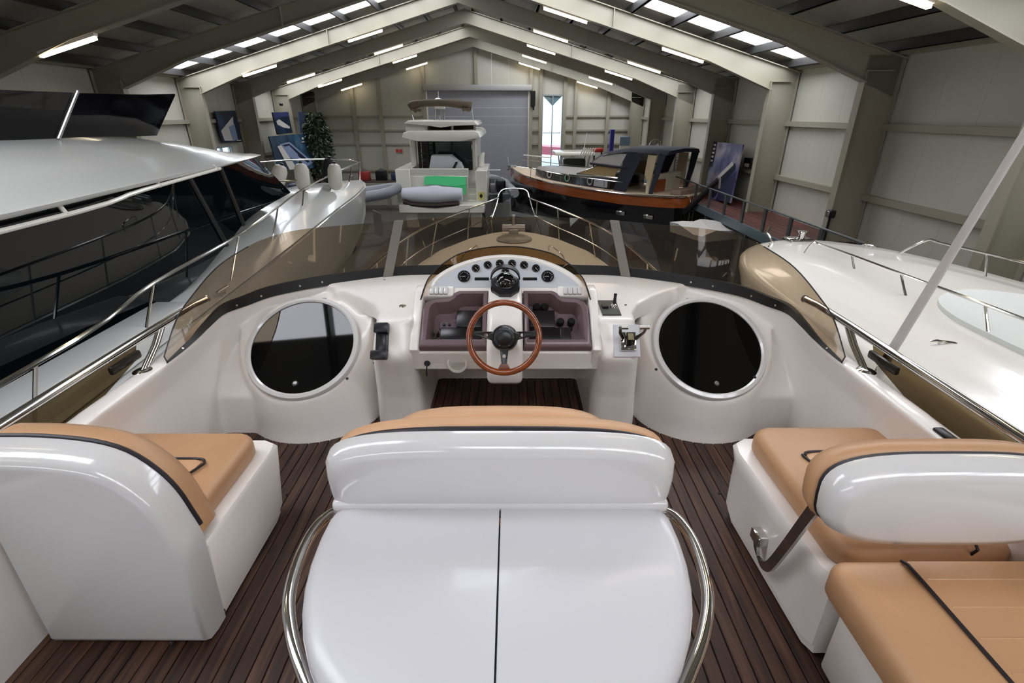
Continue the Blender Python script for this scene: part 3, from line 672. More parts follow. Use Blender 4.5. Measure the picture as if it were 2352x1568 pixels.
# --- helm seat with the lidded bar unit behind it
hs = thing('helm_bench', 'wide helm bench with white shell back and tan cushion', 'seat', (0, 1.4, 0))
def pill(cx, cz, hw, hh, y, k=40, e=2.6):
    out = []
    for i in range(k):
        q = 2 * math.pi * i / k; c, s = math.cos(q), math.sin(q)
        out.append((cx + hw * math.copysign(abs(c) ** (2 / e), c), y, cz + hh * math.copysign(abs(s) ** (2 / e), s)))
    return out
bz, bh = .764, .140
MB().loft([pill(0, bz - .005, .46, .105, 1.150, e=4), pill(0, bz, .495, .128, 1.160, e=4), pill(0, bz, .515, bh, 1.192, e=4), pill(0, bz, .518, bh + .002, 1.225, e=4)]).o('back_shell', GELW, hs, ang=70)
MB().loft([pill(0, bz, .505, bh + .000, 1.226, e=3.2), pill(0, bz, .514, bh + .006, 1.236, e=3.2), pill(0, bz, .514, bh + .006, 1.244, e=3.2), pill(0, bz, .505, bh, 1.25, e=3.2)]).o('shell_piping', PIPING, hs)
MB().loft([pill(0, bz, .50, bh - .002, 1.247, e=3.2), pill(0, bz, .512, bh + .004, 1.262, e=3.2), pill(0, bz, .508, bh + .004, 1.295, e=3.2), pill(0, bz, .49, bh - .012, 1.325, e=3.2), pill(0, bz, .43, bh - .05, 1.345, e=3.2)]).o('back_cushion', TANL, hs, ang=70)
MB().loft([pill(0, .745, .34, .15, 1.29, e=3.4), pill(0, .745, .355, .165, 1.33, e=3.4), pill(0, .745, .35, .16, 1.365, e=3.4), pill(0, .745, .32, .13, 1.39, e=3.4)]).o('centre_bolster', TANL, hs, ang=70)
MB().bevbox((-.49, 1.17, 0), (.49, 1.66, .36), .04, 3).o('base', GEL, hs)
pillow((-.50, 1.24, .36), (.50, 1.72, .48), .04).o('seat_cushion', TAN, hs)
bar = thing('bar_unit', 'white D shaped bar unit with two lids behind the helm seat', 'cabinet', (0, .85, 0))
def dshape(k, z, ins=0.0, x_lo=None, cx=0):
    pts = []; a = .502 - ins; y1 = 1.168 - ins * .4; yw = 1.05
    half = [(a - .015, y1), (a, y1 - .05), (a + .003, yw)]
    for i in range(1, 13):
        q = R(90 * i / 12); half.append(((a + .003) * math.cos(q) ** .93, yw - (.56 - ins) * math.sin(q) ** .95))
    return [(x, y, z) for x, y in half], [(-x, y, z) for x, y in half]
ZT = .685
def lid(sx):
    def ring(ins, z):
        r, l = dshape(0, z, ins); h = r if sx > 0 else l; g = .0025
        body = [(max(abs(x) - 0, g) * sx if abs(x) > g else g * sx, y, zz) for x, y, zz in h]
        return body + [(g * sx, h[0][1], z)]
    rr = [ring(.012, ZT - .075), ring(.0, ZT - .06), ring(0.0, ZT - .032), ring(.010, ZT - .012), ring(.026, ZT - .002), ring(.045, ZT)]
    m = MB().loft(rr, cap=False); m.add(rr[-1], [tuple(range(len(rr[-1])))]); m.add(rr[0], [tuple(range(len(rr[0])))])
    return m
BARW = mat('white_bar_gelcoat', (203, 202, 203), .3, coat=.2)
lid(-1).o('lid', BARW, bar, ang=50); lid(1).o('lid', BARW, bar, ang=50)
r_, l_ = dshape(0, 0, .03); ringf = lambda z, ins: (lambda rl: rl[0] + rl[1][-2::-1])(dshape(0, z, ins))
MB().loft([ringf(.0, .16), ringf(.1, .13), ringf(.45, .06), ringf(ZT - .1, .035), ringf(ZT - .078, .03)]).o('cabinet_body', GELW, bar, ang=60)
MB().bevbox((-.50, 1.145, ZT - .02), (.50, 1.19, ZT + .02), .015, 3).o('hinge_upstand', GELW, bar)
MB().cyl((-.485, 1.163, ZT + .003), (.485, 1.163, ZT + .003), .0045, n=8).o('piano_hinge', mat('dark_hinge_steel', (70, 68, 66), .4, .8), bar)
hoop = [(-.47, 1.235, .60), (-.535, 1.215, .60), (-.565, 1.14, .60), (-.567, 1.04, .60), (-.547, .918, .60), (-.50, .815, .60), (-.44, .727, .60), (-.36, .63, .60), (-.25, .53, .60), (-.12, .455, .60), (0, .43, .60)]
hp = catmull(hoop, 5); hp = hp + [Vector(mir(p)) for p in hp[-2::-1]]
hoop_t = thing('bar_grab_rail', 'bent stainless tube rail looping around the bar unit', 'rail', (0, .43, .60))
MB().tube(hp, .0165, 14).o('tube', CHROME, hoop_t)
for sx in (-1, 1): MB().lathe([(.032, 0), (.03, .008), (.02, .012)], (.47 * sx, 1.237, .60), (-.9 * sx, .2, 0), 18).o('end_flange', CHROME, hoop_t)
# --- side seat with high shell back
ls = thing('lounge_seat', 'tan lounge seat in a tall white shell with black piping', 'seat', (-1.4, 1.5, 0))
sh = [(-1.60, .012), (-1.60, .82), (-1.45, .818), (-1.30, .80), (-1.20, .763), (-1.126, .693), (-1.079, .612), (-1.052, .52), (-1.032, .43), (-1.034, .30), (-1.05, .012)]
shc = [sh[0]] + [(p.x, p.y) for p in catmull([(a, b, 0) for a, b in sh[1:-1]], 3)] + [sh[-1]]
c0 = Vector((-1.5, 0, .42))
def shr(f, y, lean=.03): return [(c0.x + (x - c0.x) * f[0] if x > -1.59 else x, y + lean * max(z - .3, 0), max(.012, c0.z + (z - c0.z) * f[1])) for x, z in shc]
MB().loft([shr((.95, .90), 1.185), shr((.975, .95), 1.192), shr((.992, .985), 1.21), shr((1, 1), 1.25), shr((1, 1), 1.30)]).o('back_shell', GELW, ls, ang=70)
crest = [p for p in shr((.997, .997), 1.308) if p[2] > .44 and p[0] > -1.61]
MB().tube(crest, .009, 8).o('piping', PIPING, ls)
MB().loft([[(x, y, z) for x, y, z in shr((1.0, 1.0), 1.30) if z > .40], [(x + .004, y, z + .006) for x, y, z in shr((1, 1), 1.325) if z > .40], [(x, y, z + .0) for x, y, z in shr((1.0, 1.0), 1.37) if z > .40], [(x - .02, y, z - .02) for x, y, z in shr((1, 1), 1.41) if z > .40]]).o('back_cushion', TAN, ls, ang=70)
bp_ = [(-1.68, 1.30), (-1.05, 1.30), (-1.05, 1.40), (-1.05, 1.80), (-1.06, 1.86), (-1.11, 1.885), (-1.68, 1.885)]
def lay(pts, z, d=0.0): return [(x + (d if x > -1.6 else 0), y + (d if y > 1.7 else 0), z) for x, y in pts]
MB().loft([lay(bp_, .012, -.012), lay(bp_, .05, -.010), lay(bp_, .055, 0), lay(bp_, .37, .026), lay(bp_, .388, .016)]).o('base', GEL, ls, ang=40)
pillow((-1.67, 1.25, .388), (-1.075, 1.84, .485), .035, corner=.08).o('seat_cushion', TAN, ls)
insl = [(-1.45, 1.62, 0.5025), (-1.22, 1.62, 0.5025), (-1.175, 1.60, 0.5015), (-1.18, 1.56, 0.5020), (-1.27, 1.36, 0.5025)]
MB().prism([(-1.50, 1.615, 0.4965), (-1.215, 1.615, 0.4965), (-1.185, 1.60, 0.4965), (-1.19, 1.56, 0.4965), (-1.29, 1.33, 0.4965), (-1.5, 1.33, 0.4965)], (0, 0, .006), .003).o('inset_panel', TANL, ls)
MB().tube(catmull(insl, 4), .005, 7).o('inset_piping', PIPING, ls)
for p, n in (((-1.724, 1.190, 0.036), (0, -1, .1)), ((-1.188, 1.190, 0.019), (0, -1, .1)), ((-1.055, 1.305, 0.036), (1, 0, .1)), ((-1.045, 1.888, 0.085), (1, .2, .1))): stud(p, n, .008, .004, 'screw', SCREW, ls)
# --- opposite side: bench with two cushions and a swing back
rs = thing('bench_seat', 'white bench base with ribbed tan cushion under the swing backrest', 'seat', (1.4, 1.5, 0))
bq = [(1.70, 1.16), (1.085, 1.16), (1.065, 1.20), (1.045, 1.80), (1.06, 1.87), (1.11, 1.905), (1.70, 1.905)]
def layr(pts, z, d=0.0): return [(x - (d if x < 1.6 else 0), y + (d if y > 1.7 else 0), z) for x, y in pts]
MB().loft([layr(bq, .012, -.014), layr(bq, .05, -.012), layr(bq, .055, 0), layr(bq, .30, .004), layr(bq, .37, .018), layr(bq, .388, .008)]).o('base', GEL, rs, ang=40)
pillow((1.085, 1.17, .388), (1.68, 1.88, .49), .04, corner=.09).o('seat_cushion', TAN, rs)
MB().prism([(1.60, 1.66, 0.4965), (1.26, 1.66, 0.4965), (1.215, 1.645, 0.4965), (1.21, 1.61, 0.4965), (1.30, 1.30, 0.4965), (1.6, 1.30, 0.4965)], (0, 0, .006), .003).o('inset_panel', TANL, rs)
for k in range(6): MB().tube([(1.225 + .0135 * k + .01, 1.62 - k * .05, 0.5035), (1.58, 1.62 - k * .05, 0.5035)], .0035, 6).o('ribbing', TAN, rs)
MB().tube(catmull([(1.58, 1.665, 0.5035), (1.265, 1.665, 0.5035), (1.212, 1.645, 0.5025), (1.208, 1.605, 0.5025), (1.31, 1.28, 0.5035)], 4), .0055, 7).o('inset_piping', PIPING, rs)
stud((1.045, 1.921, 0.064), (-1, 0, .1), .008, .004, 'screw', SCREW, rs)
MB().tube([(1.50, 1.18, .46), (1.50, 1.165, .50), (1.50, 1.19, .52)], .005, 6).o('pull_tab', PIPING, rs)
r2 = thing('aft_bench_seat', 'white bench box carrying the long ribbed tan cushion', 'seat', (1.5, .7, 0))
MB().bevbox((1.12, -.6, .012), (1.7, 1.10, .33), .02, 2).o('base', GEL, r2)
MB().bevbox((1.085, -.6, .03), (1.13, 1.105, .29), .012, 2).o('locker_door', GEL, r2)
MB().bevbox((1.11, -.6, .325), (1.7, 1.12, .385), .015, 2).o('plinth', GEL, r2)
pillow((1.0, -.5, .385), (1.70, 1.135, .505), .04, corner=.06).o('seat_cushion', TAN, r2)
MB().prism([(1.225, 1.105, .510), (1.66, 1.105, .510), (1.66, -.4, .510), (1.225, -.4, .510)], (0, 0, .010), .004).o('inset_panel', TAN, r2)
for k in range(16): MB().tube([(1.24, 1.04 - k * .09, .5172), (1.64, 1.04 - k * .09, .5172)], .0045, 6).o('ribbing', TAN, r2)
MB().tube([(1.222, 1.115, .507), (1.222, 1.09, .518), (1.222, -.4, .520)], .0055, 7).o('inset_piping', PIPING, r2)
sb = thing('swing_backrest', 'white pill shaped swing backrest on a bent steel bar', 'backrest', (1.4, 1.15, .6))
def pl2(hw, hh, y, lean, e=3.3): return [(x, yy + lean * (z - .70), z) for x, yy, z in pill(1.28, .742, hw, hh * .9, y, 44, e)]
MB().loft([pl2(.315, .105, 1.065, .1), pl2(.34, .135, 1.078, .1), pl2(.355, .148, 1.11, .1), pl2(.355, .148, 1.14, .1)]).o('back_shell', GELW, sb, ang=70)
MB().loft([pl2(.35, .143, 1.140, .1), pl2(.358, .151, 1.148, .1), pl2(.35, .143, 1.156, .1)]).o('piping', PIPING, sb)
MB().loft([pl2(.355, .148, 1.153, .1), pl2(.366, .156, 1.172, .1), pl2(.36, .15, 1.21, .1), pl2(.32, .115, 1.235, .1)]).o('cushion', TAN, sb, ang=70)
BAR = mat('bright_bar_steel', (170, 166, 160), .14, 1)
path = catmull([(.945, 1.13, .775), (.97, 1.21, .60), (1.00, 1.31, .36), (1.012, 1.37, .21), (1.018, 1.405, .155), (1.02, 1.45, .13), (1.02, 1.49, .145), (1.022, 1.515, .19)], 5)
MB().loft([[p + Vector((-.006, -.018, -.008)), p + Vector((.006, -.018, -.008)), p + Vector((.006, .018, .008)), p + Vector((-.006, .018, .008))] for p in path]).o('bent_bar', BAR, sb, ang=50)
MB().bevbox((1.012, 1.485, .165), (1.06, 1.555, .215), .008, 2).o('pivot_bracket', CHROME, sb)
# --- side rails, brackets, wind panels
for sx in (-1, 1):
    nm = 'beside the lounge seat' if sx < 0 else 'beside the swing backrest'
    rl = thing('side_rail', 'polished stainless handrail along the flybridge coaming ' + nm, 'rail', (1.655 * sx, 2.04, .67), 'flybridge side rails')
    X = 1.70 * sx
    MB().tube([(X, -2.2, .77), (X, .5, .778), (X, 1.4, .785), (X, 2.3, .797), (X * .997, 2.56, .80), (X * .985, 2.65, .803)], .0185, 14).o('tube', CHROME, rl)
    MB().lathe([(.0185, 0), (.022, .006), (.018, .014), (0, .015)], (X * .985, 2.65, .803), (-.15 * sx, .98, .02), 18).o('end_cap', STEEL, rl)
    for dy in (0, .028): MB().tube([(1.655 * sx, 2.03 + dy, .672), (1.675 * sx, 2.17 + dy, .735), (X, 2.28 + dy, .79)], .0115, 12).o('stanchion', CHROME, rl)
    MB().lathe([(.045, 0), (.045, .006), (.03, .014), (.02, .016)], (1.655 * sx, 2.04, .668), (0, 0, 1), 22).o('base_flange', CHROME, rl)
    MB().bevbox((1.72 * sx - .012, 1.94, .70), (1.72 * sx + .012, 2.13, .74), .01, 2).o('panel_clamp', mat('dark_bronze_clamp', (52, 48, 42), .3, .7), rl)
    wp = thing('wind_panel', 'low bronze tinted wind panel below the side rail ' + nm, 'panel', (1.68 * sx, 1, .6), 'tinted side wind panels')
    MB().sheet([(1.78 * sx, -2.2, .56), (1.78 * sx, 1.0, .56), (1.775 * sx, 1.85, .59), (1.755 * sx, 2.13, .68)], [(1.765 * sx, -2.2, .735), (1.765 * sx, 1.0, .74), (1.76 * sx, 1.85, .745), (1.75 * sx, 2.16, .75)], .008, 1).o('tinted_sheet', tinted('dark_bronze_acrylic', (170, 158, 136)), wp)
    MB().tube([(1.765 * sx, -2.2, .737), (1.765 * sx, 1.0, .742), (1.76 * sx, 1.85, .747), (1.75 * sx, 2.16, .752)], .004, 6).o('top_edge', RUBBER, wp)
nl = thing('navigation_lamp', 'tiny recessed courtesy lamp in the coaming top', 'lamp', (1.63, 1.48, .665))
MB().bevbox((1.61, 1.48, .665), (1.65, 1.58, .681), .008, 2).o('cover', BLACK, nl); MB().bevbox((1.615, 1.38, .665), (1.645, 1.475, .677), .006, 2).o('lens', STEEL, nl)
an = thing('whip_antenna', 'long white whip antenna on a folding side mount', 'antenna', (1.80, 2.14, .47))
MB().tube([(1.80, 2.13, .58), (1.785, 2.10, .70), (1.72, 1.78, 1.70), (1.63, 1.30, 3.2)], [.023, .021, .0135, .008], 14).o('whip', mat('antenna_white', (206, 202, 196), .35), an)
MB().tube([(1.802, 2.14, .55), (1.795, 2.12, .64)], [.026, .024], 14).o('ferrule', mat('bronze_ferrule', (110, 100, 78), .35, .5), an)
MB().bevbox((1.765, 2.09, .47), (1.84, 2.19, .56), .012, 2).o('ratchet_mount', BLACK, an)

# ================================================================== OUR YACHT BELOW THE FLYBRIDGE
def side(y, b, d): return b
hullw = mat('hull_white_gelcoat', (226, 222, 214), .18, coat=.4)
def hull_mesh(st, cx=0.0):
    """stations: (y, half beam at sheer, sheer z, chine half beam, chine z, keel z [, centre x])"""
    rings = []
    for s_ in st:
        y, b, zs, cb, zc, zk = s_[:6]; c = s_[6] if len(s_) > 6 else cx; h = []
        for k in range(7): t = k / 6; h.append((c + b + (cb - b) * t ** 1.3, y, zs + (zc - zs) * t))
        h.append((c + cb * .5, y, (zc + zk) / 2 - .03)); h.append((c, y, zk))
        rings.append(h + [(2 * c - p[0], p[1], p[2]) for p in h[-2::-1]])
    return MB().loft(rings)
my = thing('motor_yacht', 'white motor yacht foredeck and bow rail ahead of the tinted windscreen', 'yacht', (0, 4, GZ + .4))
ST = [(-6, 2.2, -1.25, 2.05, -2.6, -3.0), (-2, 2.3, -1.25, 2.1, -2.6, -3.2), (4, 2.3, -1.2, 2.05, -2.55, -3.2), (8, 2.2, -1.18, 1.7, -2.45, -3.1), (10, 2.05, -1.16, 1.3, -2.4, -3.0), (11.3, 1.75, -1.15, .9, -2.3, -2.8), (12.3, 1.22, -1.14, .5, -2.2, -2.6), (12.9, .72, -1.13, .22, -2.0, -2.4), (13.4, .06, -1.12, .03, -1.5, -1.9)]
hull_mesh(ST).o('hull', hullw, my, ang=50)
dk = MB(); rings = []
for s_ in ST:
    y, b, zs = s_[:3]; b = max(b - .05, .02)
    rings.append([(b * math.sin(R(90 * k / 8)), y, zs + .012 + .16 * math.cos(R(90 * abs(k) / 8)) * min(1, b / 1.2)) for k in range(-8, 9)])
DECK = mat('foredeck_offwhite', (222, 214, 198), .5, bump=.1, bscale=300)
dk.loft(rings, closed=False, cap=False).o('foredeck', DECK, my, ang=60)
MB().loft([[(x * b, y, z) for x, z in ((-1, -1.15), (-.96, zt - .15), (-.8, zt), (.8, zt), (.96, zt - .15), (1, -1.15))] for y, b, zt in ((-4, 1.85, -.1), (3.2, 1.85, -.1), (5.0, 1.8, -.25), (6.4, 1.7, -.8), (7.4, 1.5, -1.1))]).o('deckhouse', hullw, my, ang=50)
brow = [[(x * b, y, zt - (x * x) * dz) for x in [k / 8 for k in range(-8, 9)]] for y, b, zt, dz in ((3.36, 1.2, .62, .1), (3.9, 1.5, .52, .12), (4.6, 1.62, .43, .14), (5.1, 1.6, .33, .16), (5.3, 1.55, .1, .1), (5.2, 1.5, -.2, 0))]
MB().loft(brow, closed=False, cap=False).o('brow_fairing', hullw, my, ang=60)
MB().lathe([(.42, 0), (.42, .05), (.38, .07), (0, .075)], (0.02, 11.8, -1.0), (0, 0, 1), 32).o('fore_hatch', mat('hatch_grey', (120, 112, 100), .3), my)
MB().bevbox((-.12, 12.35, -1.02), (.12, 12.75, -.86), .03, 2).cyl((-.28, 12.5, -.85), (.28, 12.5, -.85), .09, n=14).cyl((0, 12.6, -.9), (0, 12.6, -.55), .05, n=10).o('windlass', STEEL, my)
for sx in (-1, 1):
    rail = catmull([(.42 * sx, 13.7, -.30), (.60 * sx, 13.2, -.31), (1.05 * sx, 12.2, -.33), (1.65 * sx, 10.7, -.36), (1.98 * sx, 9.3, -.38), (2.16 * sx, 7.4, -.40), (2.25 * sx, 5.6, -.42), (2.27 * sx, 4.2, -.45)], 5)
    MB().tube(rail, .018, 8).o('bow_rail', CHROME, my)
    mid = catmull([(.55 * sx, 13.1, -.66), (.98 * sx, 12.25, -.74), (1.62 * sx, 10.7, -.76), (1.98 * sx, 9.3, -.78), (2.16 * sx, 7.4, -.8), (2.25 * sx, 5.6, -.8)], 4)
    MB().tube(mid, .011, 6).o('mid_rail', CHROME, my)
    for a, b in (((.60, 13.2, -.31), (.55, 12.9, -1.1)), ((1.05, 12.2, -.33), (1.12, 12.1, -1.12)), ((1.62, 10.75, -.36), (1.8, 10.7, -1.14)), ((1.97, 9.4, -.38), (2.08, 9.3, -1.15)), ((2.13, 7.7, -.4), (2.18, 7.6, -1.16)), ((2.22, 6.2, -.41), (2.24, 6.1, -1.17))):
        MB().tube([(a[0] * sx, a[1], a[2]), (b[0] * sx, b[1], b[2])], .014, 7).o('stanchion', CHROME, my)
    MB().tube(catmull([(.42 * sx, 13.7, -.30), (.47 * sx, 13.45, -.48), (.62 * sx, 12.9, -.85), (.70 * sx, 12.65, -1.08)], 4), .016, 7).o('pulpit_leg', CHROME, my)
    MB().tube(catmull([(1.05 * sx, 10.0, -1.02), (1.0 * sx, 10.05, -.88), (.8 * sx, 10.8, -.88), (.78 * sx, 10.9, -1.0)], 4), .014, 7).o('grab_handle', CHROME, my)
MB().tube(catmull([(-.42, 13.7, -.30), (-.35, 13.9, -.16), (-.18, 14.02, -.115), (.18, 14.02, -.115), (.35, 13.9, -.16), (.42, 13.7, -.30)], 4), .018, 8).o('pulpit_top', CHROME, my)

my.rotation_euler = (0, 0, R(-.5))
# ================================================================== TALL WHITE YACHT ALONGSIDE (port)
fy = thing('flybridge_yacht', 'tall white flybridge yacht with long black side windows', 'yacht', (-5.6, 4, GZ + .4))
PW = mat('yacht_polished_white', (206, 207, 203), .2, coat=.3)
ST = [(-8, 2.3, -.45, 2.1, -2.4, -3.0, -5.7), (2.5, 2.38, -.45, 2.15, -2.4, -3.1, -5.7), (5, 2.15, -.44, 1.95, -2.4, -3.1, -5.68), (7.2, 1.95, -.42, 1.6, -2.35, -3.1, -5.64), (9.5, 1.7, -.38, 1.25, -2.3, -3.0, -5.55), (12, 1.35, -.34, .8, -2.2, -2.8, -5.4), (14, 1.05, -.3, .45, -2.0, -2.6, -5.2), (15.6, .68, -.28, .22, -1.8, -2.3, -5.02), (16.5, .30, -.27, .08, -1.4, -1.8, -4.9), (16.9, .05, -.27, .03, -1.0, -1.3, -4.82)]
hull_mesh(ST).o('hull', PW, fy, ang=50)
rings = []
for s_ in ST:
    y, b, zs = s_[:3]; c = s_[6]; b = max(b - .06, .02); cr = pw(y, [(6, .05), (9, .45), (12, .42), (15, .22), (16.9, .03)])
    rings.append([(c + b * k / 8, y, zs + .02 + cr * (1 - abs(k / 8) ** 2.6)) for k in range(-8, 9)])
MB().loft(rings, closed=False, cap=False).o('foredeck', PW, fy, ang=60)
# raised side bulwark along the cockpit
MB().loft([[(x, y, -.5), (x + .12, y, -.5), (x + .10, y, zt - .03), (x + .04, y, zt), (x - .30, y, zt), (x - .32, y, -.5)] for x, y, zt in ((-3.62, -4, -.20), (-3.62, 2.5, -.20), (-3.72, 4.6, -.22), (-3.80, 5.5, -.25), (-3.84, 5.75, -.34), (-3.86, 5.85, -.5))]).o('bulwark', PW, fy, ang=60)
gb = catmull([(-4.12, -4, -.42), (-4.14, 2, -.42), (-4.16, 5.7, -.36), (-4.18, 7.3, -.02), (-4.22, 8.3, .22), (-4.33, 10.2, .32)], 6); gt = catmull([(-3.98, -4, 1.0), (-3.98, 2, 1.0), (-4.0, 4.6, 1.02), (-4.06, 6.6, 1.05), (-4.12, 7.8, 1.07), (-4.24, 8.85, 1.09)], 6)
YGL = mat('yacht_side_glass', (8, 14, 17), .015, spec=.28)
kx = (0, 18, 22, len(gb) - 1)
for a, b in zip(kx, kx[1:]): MB().sheet(gb[a:b + 1], gt[a:b + 1], .02, 2).o('side_window', YGL, fy, ang=60)
for k in (18, 22):
    MB().tube([gb[k] + Vector((.02, 0, 0)), gt[k] + Vector((.02, 0, 0))], .035, 8).o('mullion', BLACK, fy)
MB().loft([[(x, y, z) for x, z in ((-4.25, -.4), (-4.25 - .02, 1.05), (-6.95, 1.05), (-6.95, -.4))] for y in (-4, 6.5)]).o('saloon', BLACK, fy)
# windscreen at the front of the saloon
MB().sheet([(-4.33, 10.2, .33), (-5.0, 10.7, .38), (-5.6, 10.85, .4), (-6.3, 10.7, .38), (-6.95, 10.2, .33)], [(-4.24, 8.85, 1.09), (-5.0, 9.1, 1.12), (-5.6, 9.15, 1.13), (-6.3, 9.1, 1.12), (-7.0, 8.85, 1.09)], .02, 2).o('front_window', YGL, fy)
def roofsec(y, xe, ze, zt, f=1.0):
    c = -5.65; w_ = xe - c; P_ = [(1, 0), (1.01, .07), (.99, .10), (.9, .18), (.75, .42), (.55, .72), (.4, .9), (.25, .97), (0, 1)]
    h = [(c + w_ * a, y, ze + (zt - ze) * b * 1.0) for a, b in P_]
    return h + [(2 * c - p[0], p[1], p[2]) for p in h[-2::-1]]
MB().loft([roofsec(-4, -3.88, .98, 1.62), roofsec(1, -3.88, .98, 1.62), roofsec(4, -3.89, 1.0, 1.60), roofsec(6, -3.95, 1.04, 1.55), roofsec(7.4, -4.02, 1.06, 1.46), roofsec(8.5, -4.12, 1.08, 1.30), roofsec(9.1, -4.25, 1.09, 1.18), roofsec(9.35, -4.5, 1.10, 1.13)]).o('roof', PW, fy, ang=70)
SCRN = mat('black_screen_acrylic', (10, 9, 14), .05, spec=.3)
MB().sheet([(-4.95, -3, 1.52), (-4.95, 3, 1.52), (-4.95, 5.9, 1.50)], [(-4.78, -3, 1.93), (-4.78, 3, 1.93), (-4.82, 6.2, 1.95)], .02).o('flybridge_screen', SCRN, fy)
MB().sheet([(-4.95, 5.93, 1.50), (-5.0, 7.0, 1.48), (-5.05, 7.75, 1.46)], [(-4.82, 6.24, 1.95), (-4.88, 7.6, 1.97), (-5.0, 8.35, 2.0)], .02).o('flybridge_screen', SCRN, fy)
MB().sheet([(-5.05, 7.75, 1.46), (-5.6, 8.0, 1.44), (-6.3, 7.8, 1.46)], [(-5.0, 8.35, 2.0), (-5.6, 8.6, 2.0), (-6.35, 8.35, 2.0)], .02).o('flybridge_screen', SCRN, fy)
MB().tube([(-4.93, 5.92, 1.49), (-4.79, 6.23, 1.97)], .018, 8).o('screen_post', STEEL, fy)
MB().tube(catmull([(-3.90, -4, .90), (-3.90, 3.9, .92), (-3.95, 5.6, .99), (-4.0, 7.3, 1.05)], 5), .022, 8).o('gutter_rail', CREAM, fy)
for y in (2.6, 4.5, 5.9, 7.2): MB().tube([(pw(y, [(3.9, -3.88), (7.3, -3.98)]), y, pw(y, [(3.9, .91), (7.3, 1.05)])), (pw(y, [(3.9, -3.94), (7.3, -4.04)]), y + .02, pw(y, [(3.9, 1.0), (7.3, 1.10)]))], .02, 6).o('rail_standoff', CREAM, fy)
rail = catmull([(-3.28, -4, .13), (-3.30, 2.8, .14), (-3.62, 4.9, .17), (-3.78, 7.0, .20), (-4.1, 9.0, .23), (-4.45, 11.2, .26), (-4.62, 13.6, .30), (-4.72, 15.8, .33), (-4.80, 16.9, .34)], 5)
MB().tube(rail, .02, 9).o('guard_rail', CHROME, fy)
prt = catmull([(-4.80, 16.9, .34), (-5.1, 16.8, .40), (-5.6, 16.0, .48), (-6.4, 14.4, .56), (-7.0, 11.8, .58), (-7.6, 8, .4)], 5)
MB().tube(prt, .02, 9).o('guard_rail', CHROME, fy)
for a, b in (((-3.36, 3.2, .145), (-3.42, 3.0, -.42)), ((-3.62, 4.9, .17), (-3.70, 4.6, -.42)), ((-3.78, 7.0, .20), (-3.88, 6.7, -.40)), ((-4.12, 9.1, .23), (-4.25, 8.9, -.35)), ((-4.45, 11.2, .26), (-4.52, 11.0, -.3)), ((-4.61, 13.5, .30), (-4.62, 13.2, -.26)), ((-4.71, 15.7, .33), (-4.78, 15.3, -.25)), ((-4.80, 16.9, .34), (-4.84, 16.75, -.25)), ((-5.6, 16.0, .48), (-5.5, 15.8, -.2)), ((-6.4, 14.4, .56), (-6.25, 14.2, -.2)), ((-7.0, 11.8, .58), (-6.8, 11.8, -.2))):
    st_ = MB().tube([a, b], .015, 7).o('stanchion', CHROME, fy); MB().cyl((b[0], b[1], b[2] - .02), (b[0], b[1], b[2] + .02), .035, n=10).o('stanchion_foot', CHROME, st_)
MB().tube(catmull([(-4.62, 9.6, .22), (-4.6, 9.7, .55), (-4.5, 11.0, .45)], 4), .014, 6).o('grab_handle', CHROME, fy)
for y, x in ((12.6, -4.75), (6.2, -3.72)):
    z = -.10 if y > 10 else -.42
    MB().cyl((x, y - .13, z + .09), (x, y + .13, z + .09), .018, n=8).cyl((x, y - .05, z - .05), (x, y - .05, z + .09), .016, n=8).cyl((x, y + .05, z - .05), (x, y + .05, z + .09), .016, n=8).o('mooring_cleat', CHROME, fy)
# fenders stowed at the bow
FW = mat('white_fender_vinyl', (226, 222, 212), .4)
def fender(p, h, r, tilt, m, lb):
    t = thing('boat_fender', lb, 'fender', p, 'fenders stowed on the bow', rz=.3)
    M = Matrix.Rotation(tilt, 4, 'Y')
    prof = [(r * .25, -h * .52), (r * .7, -h * .46), (r * .97, -h * .3), (r, 0), (r * .97, h * .3), (r * .7, h * .46), (r * .25, h * .52)]
    mb = MB().lathe(prof, (0, 0, h * .52), (0, 0, 1), 20); mb.v = [tuple(M @ Vector(v)) for v in mb.v]; put('body', mb.mesh('body', m), t)
    mb = MB().lathe([(.04, h * 1.0), (.045, h * 1.1), (.02, h * 1.12)], (0, 0, 0), (0, 0, 1), 12); mb.v = [tuple(M @ Vector(v)) for v in mb.v]; put('eye', mb.mesh('eye', BLACK), t)
fender((-5.50, 12.1, .09), .60, .17, R(24), FW, 'fat white fender lying tilted on the tall yacht bow')
fender((-4.93, 12.4, .06), .60, .165, R(2), FW, 'white fender standing upright on the tall yacht bow')
fender((-4.95, 14.1, .03), .62, .15, R(12), mat('black_fender_cover', (20, 20, 24), .7), 'black covered fender among white fenders on the bow')
fender((-4.47, 13.3, -.05), .62, .175, R(4), FW, 'white fender leaning beside the black covered one')

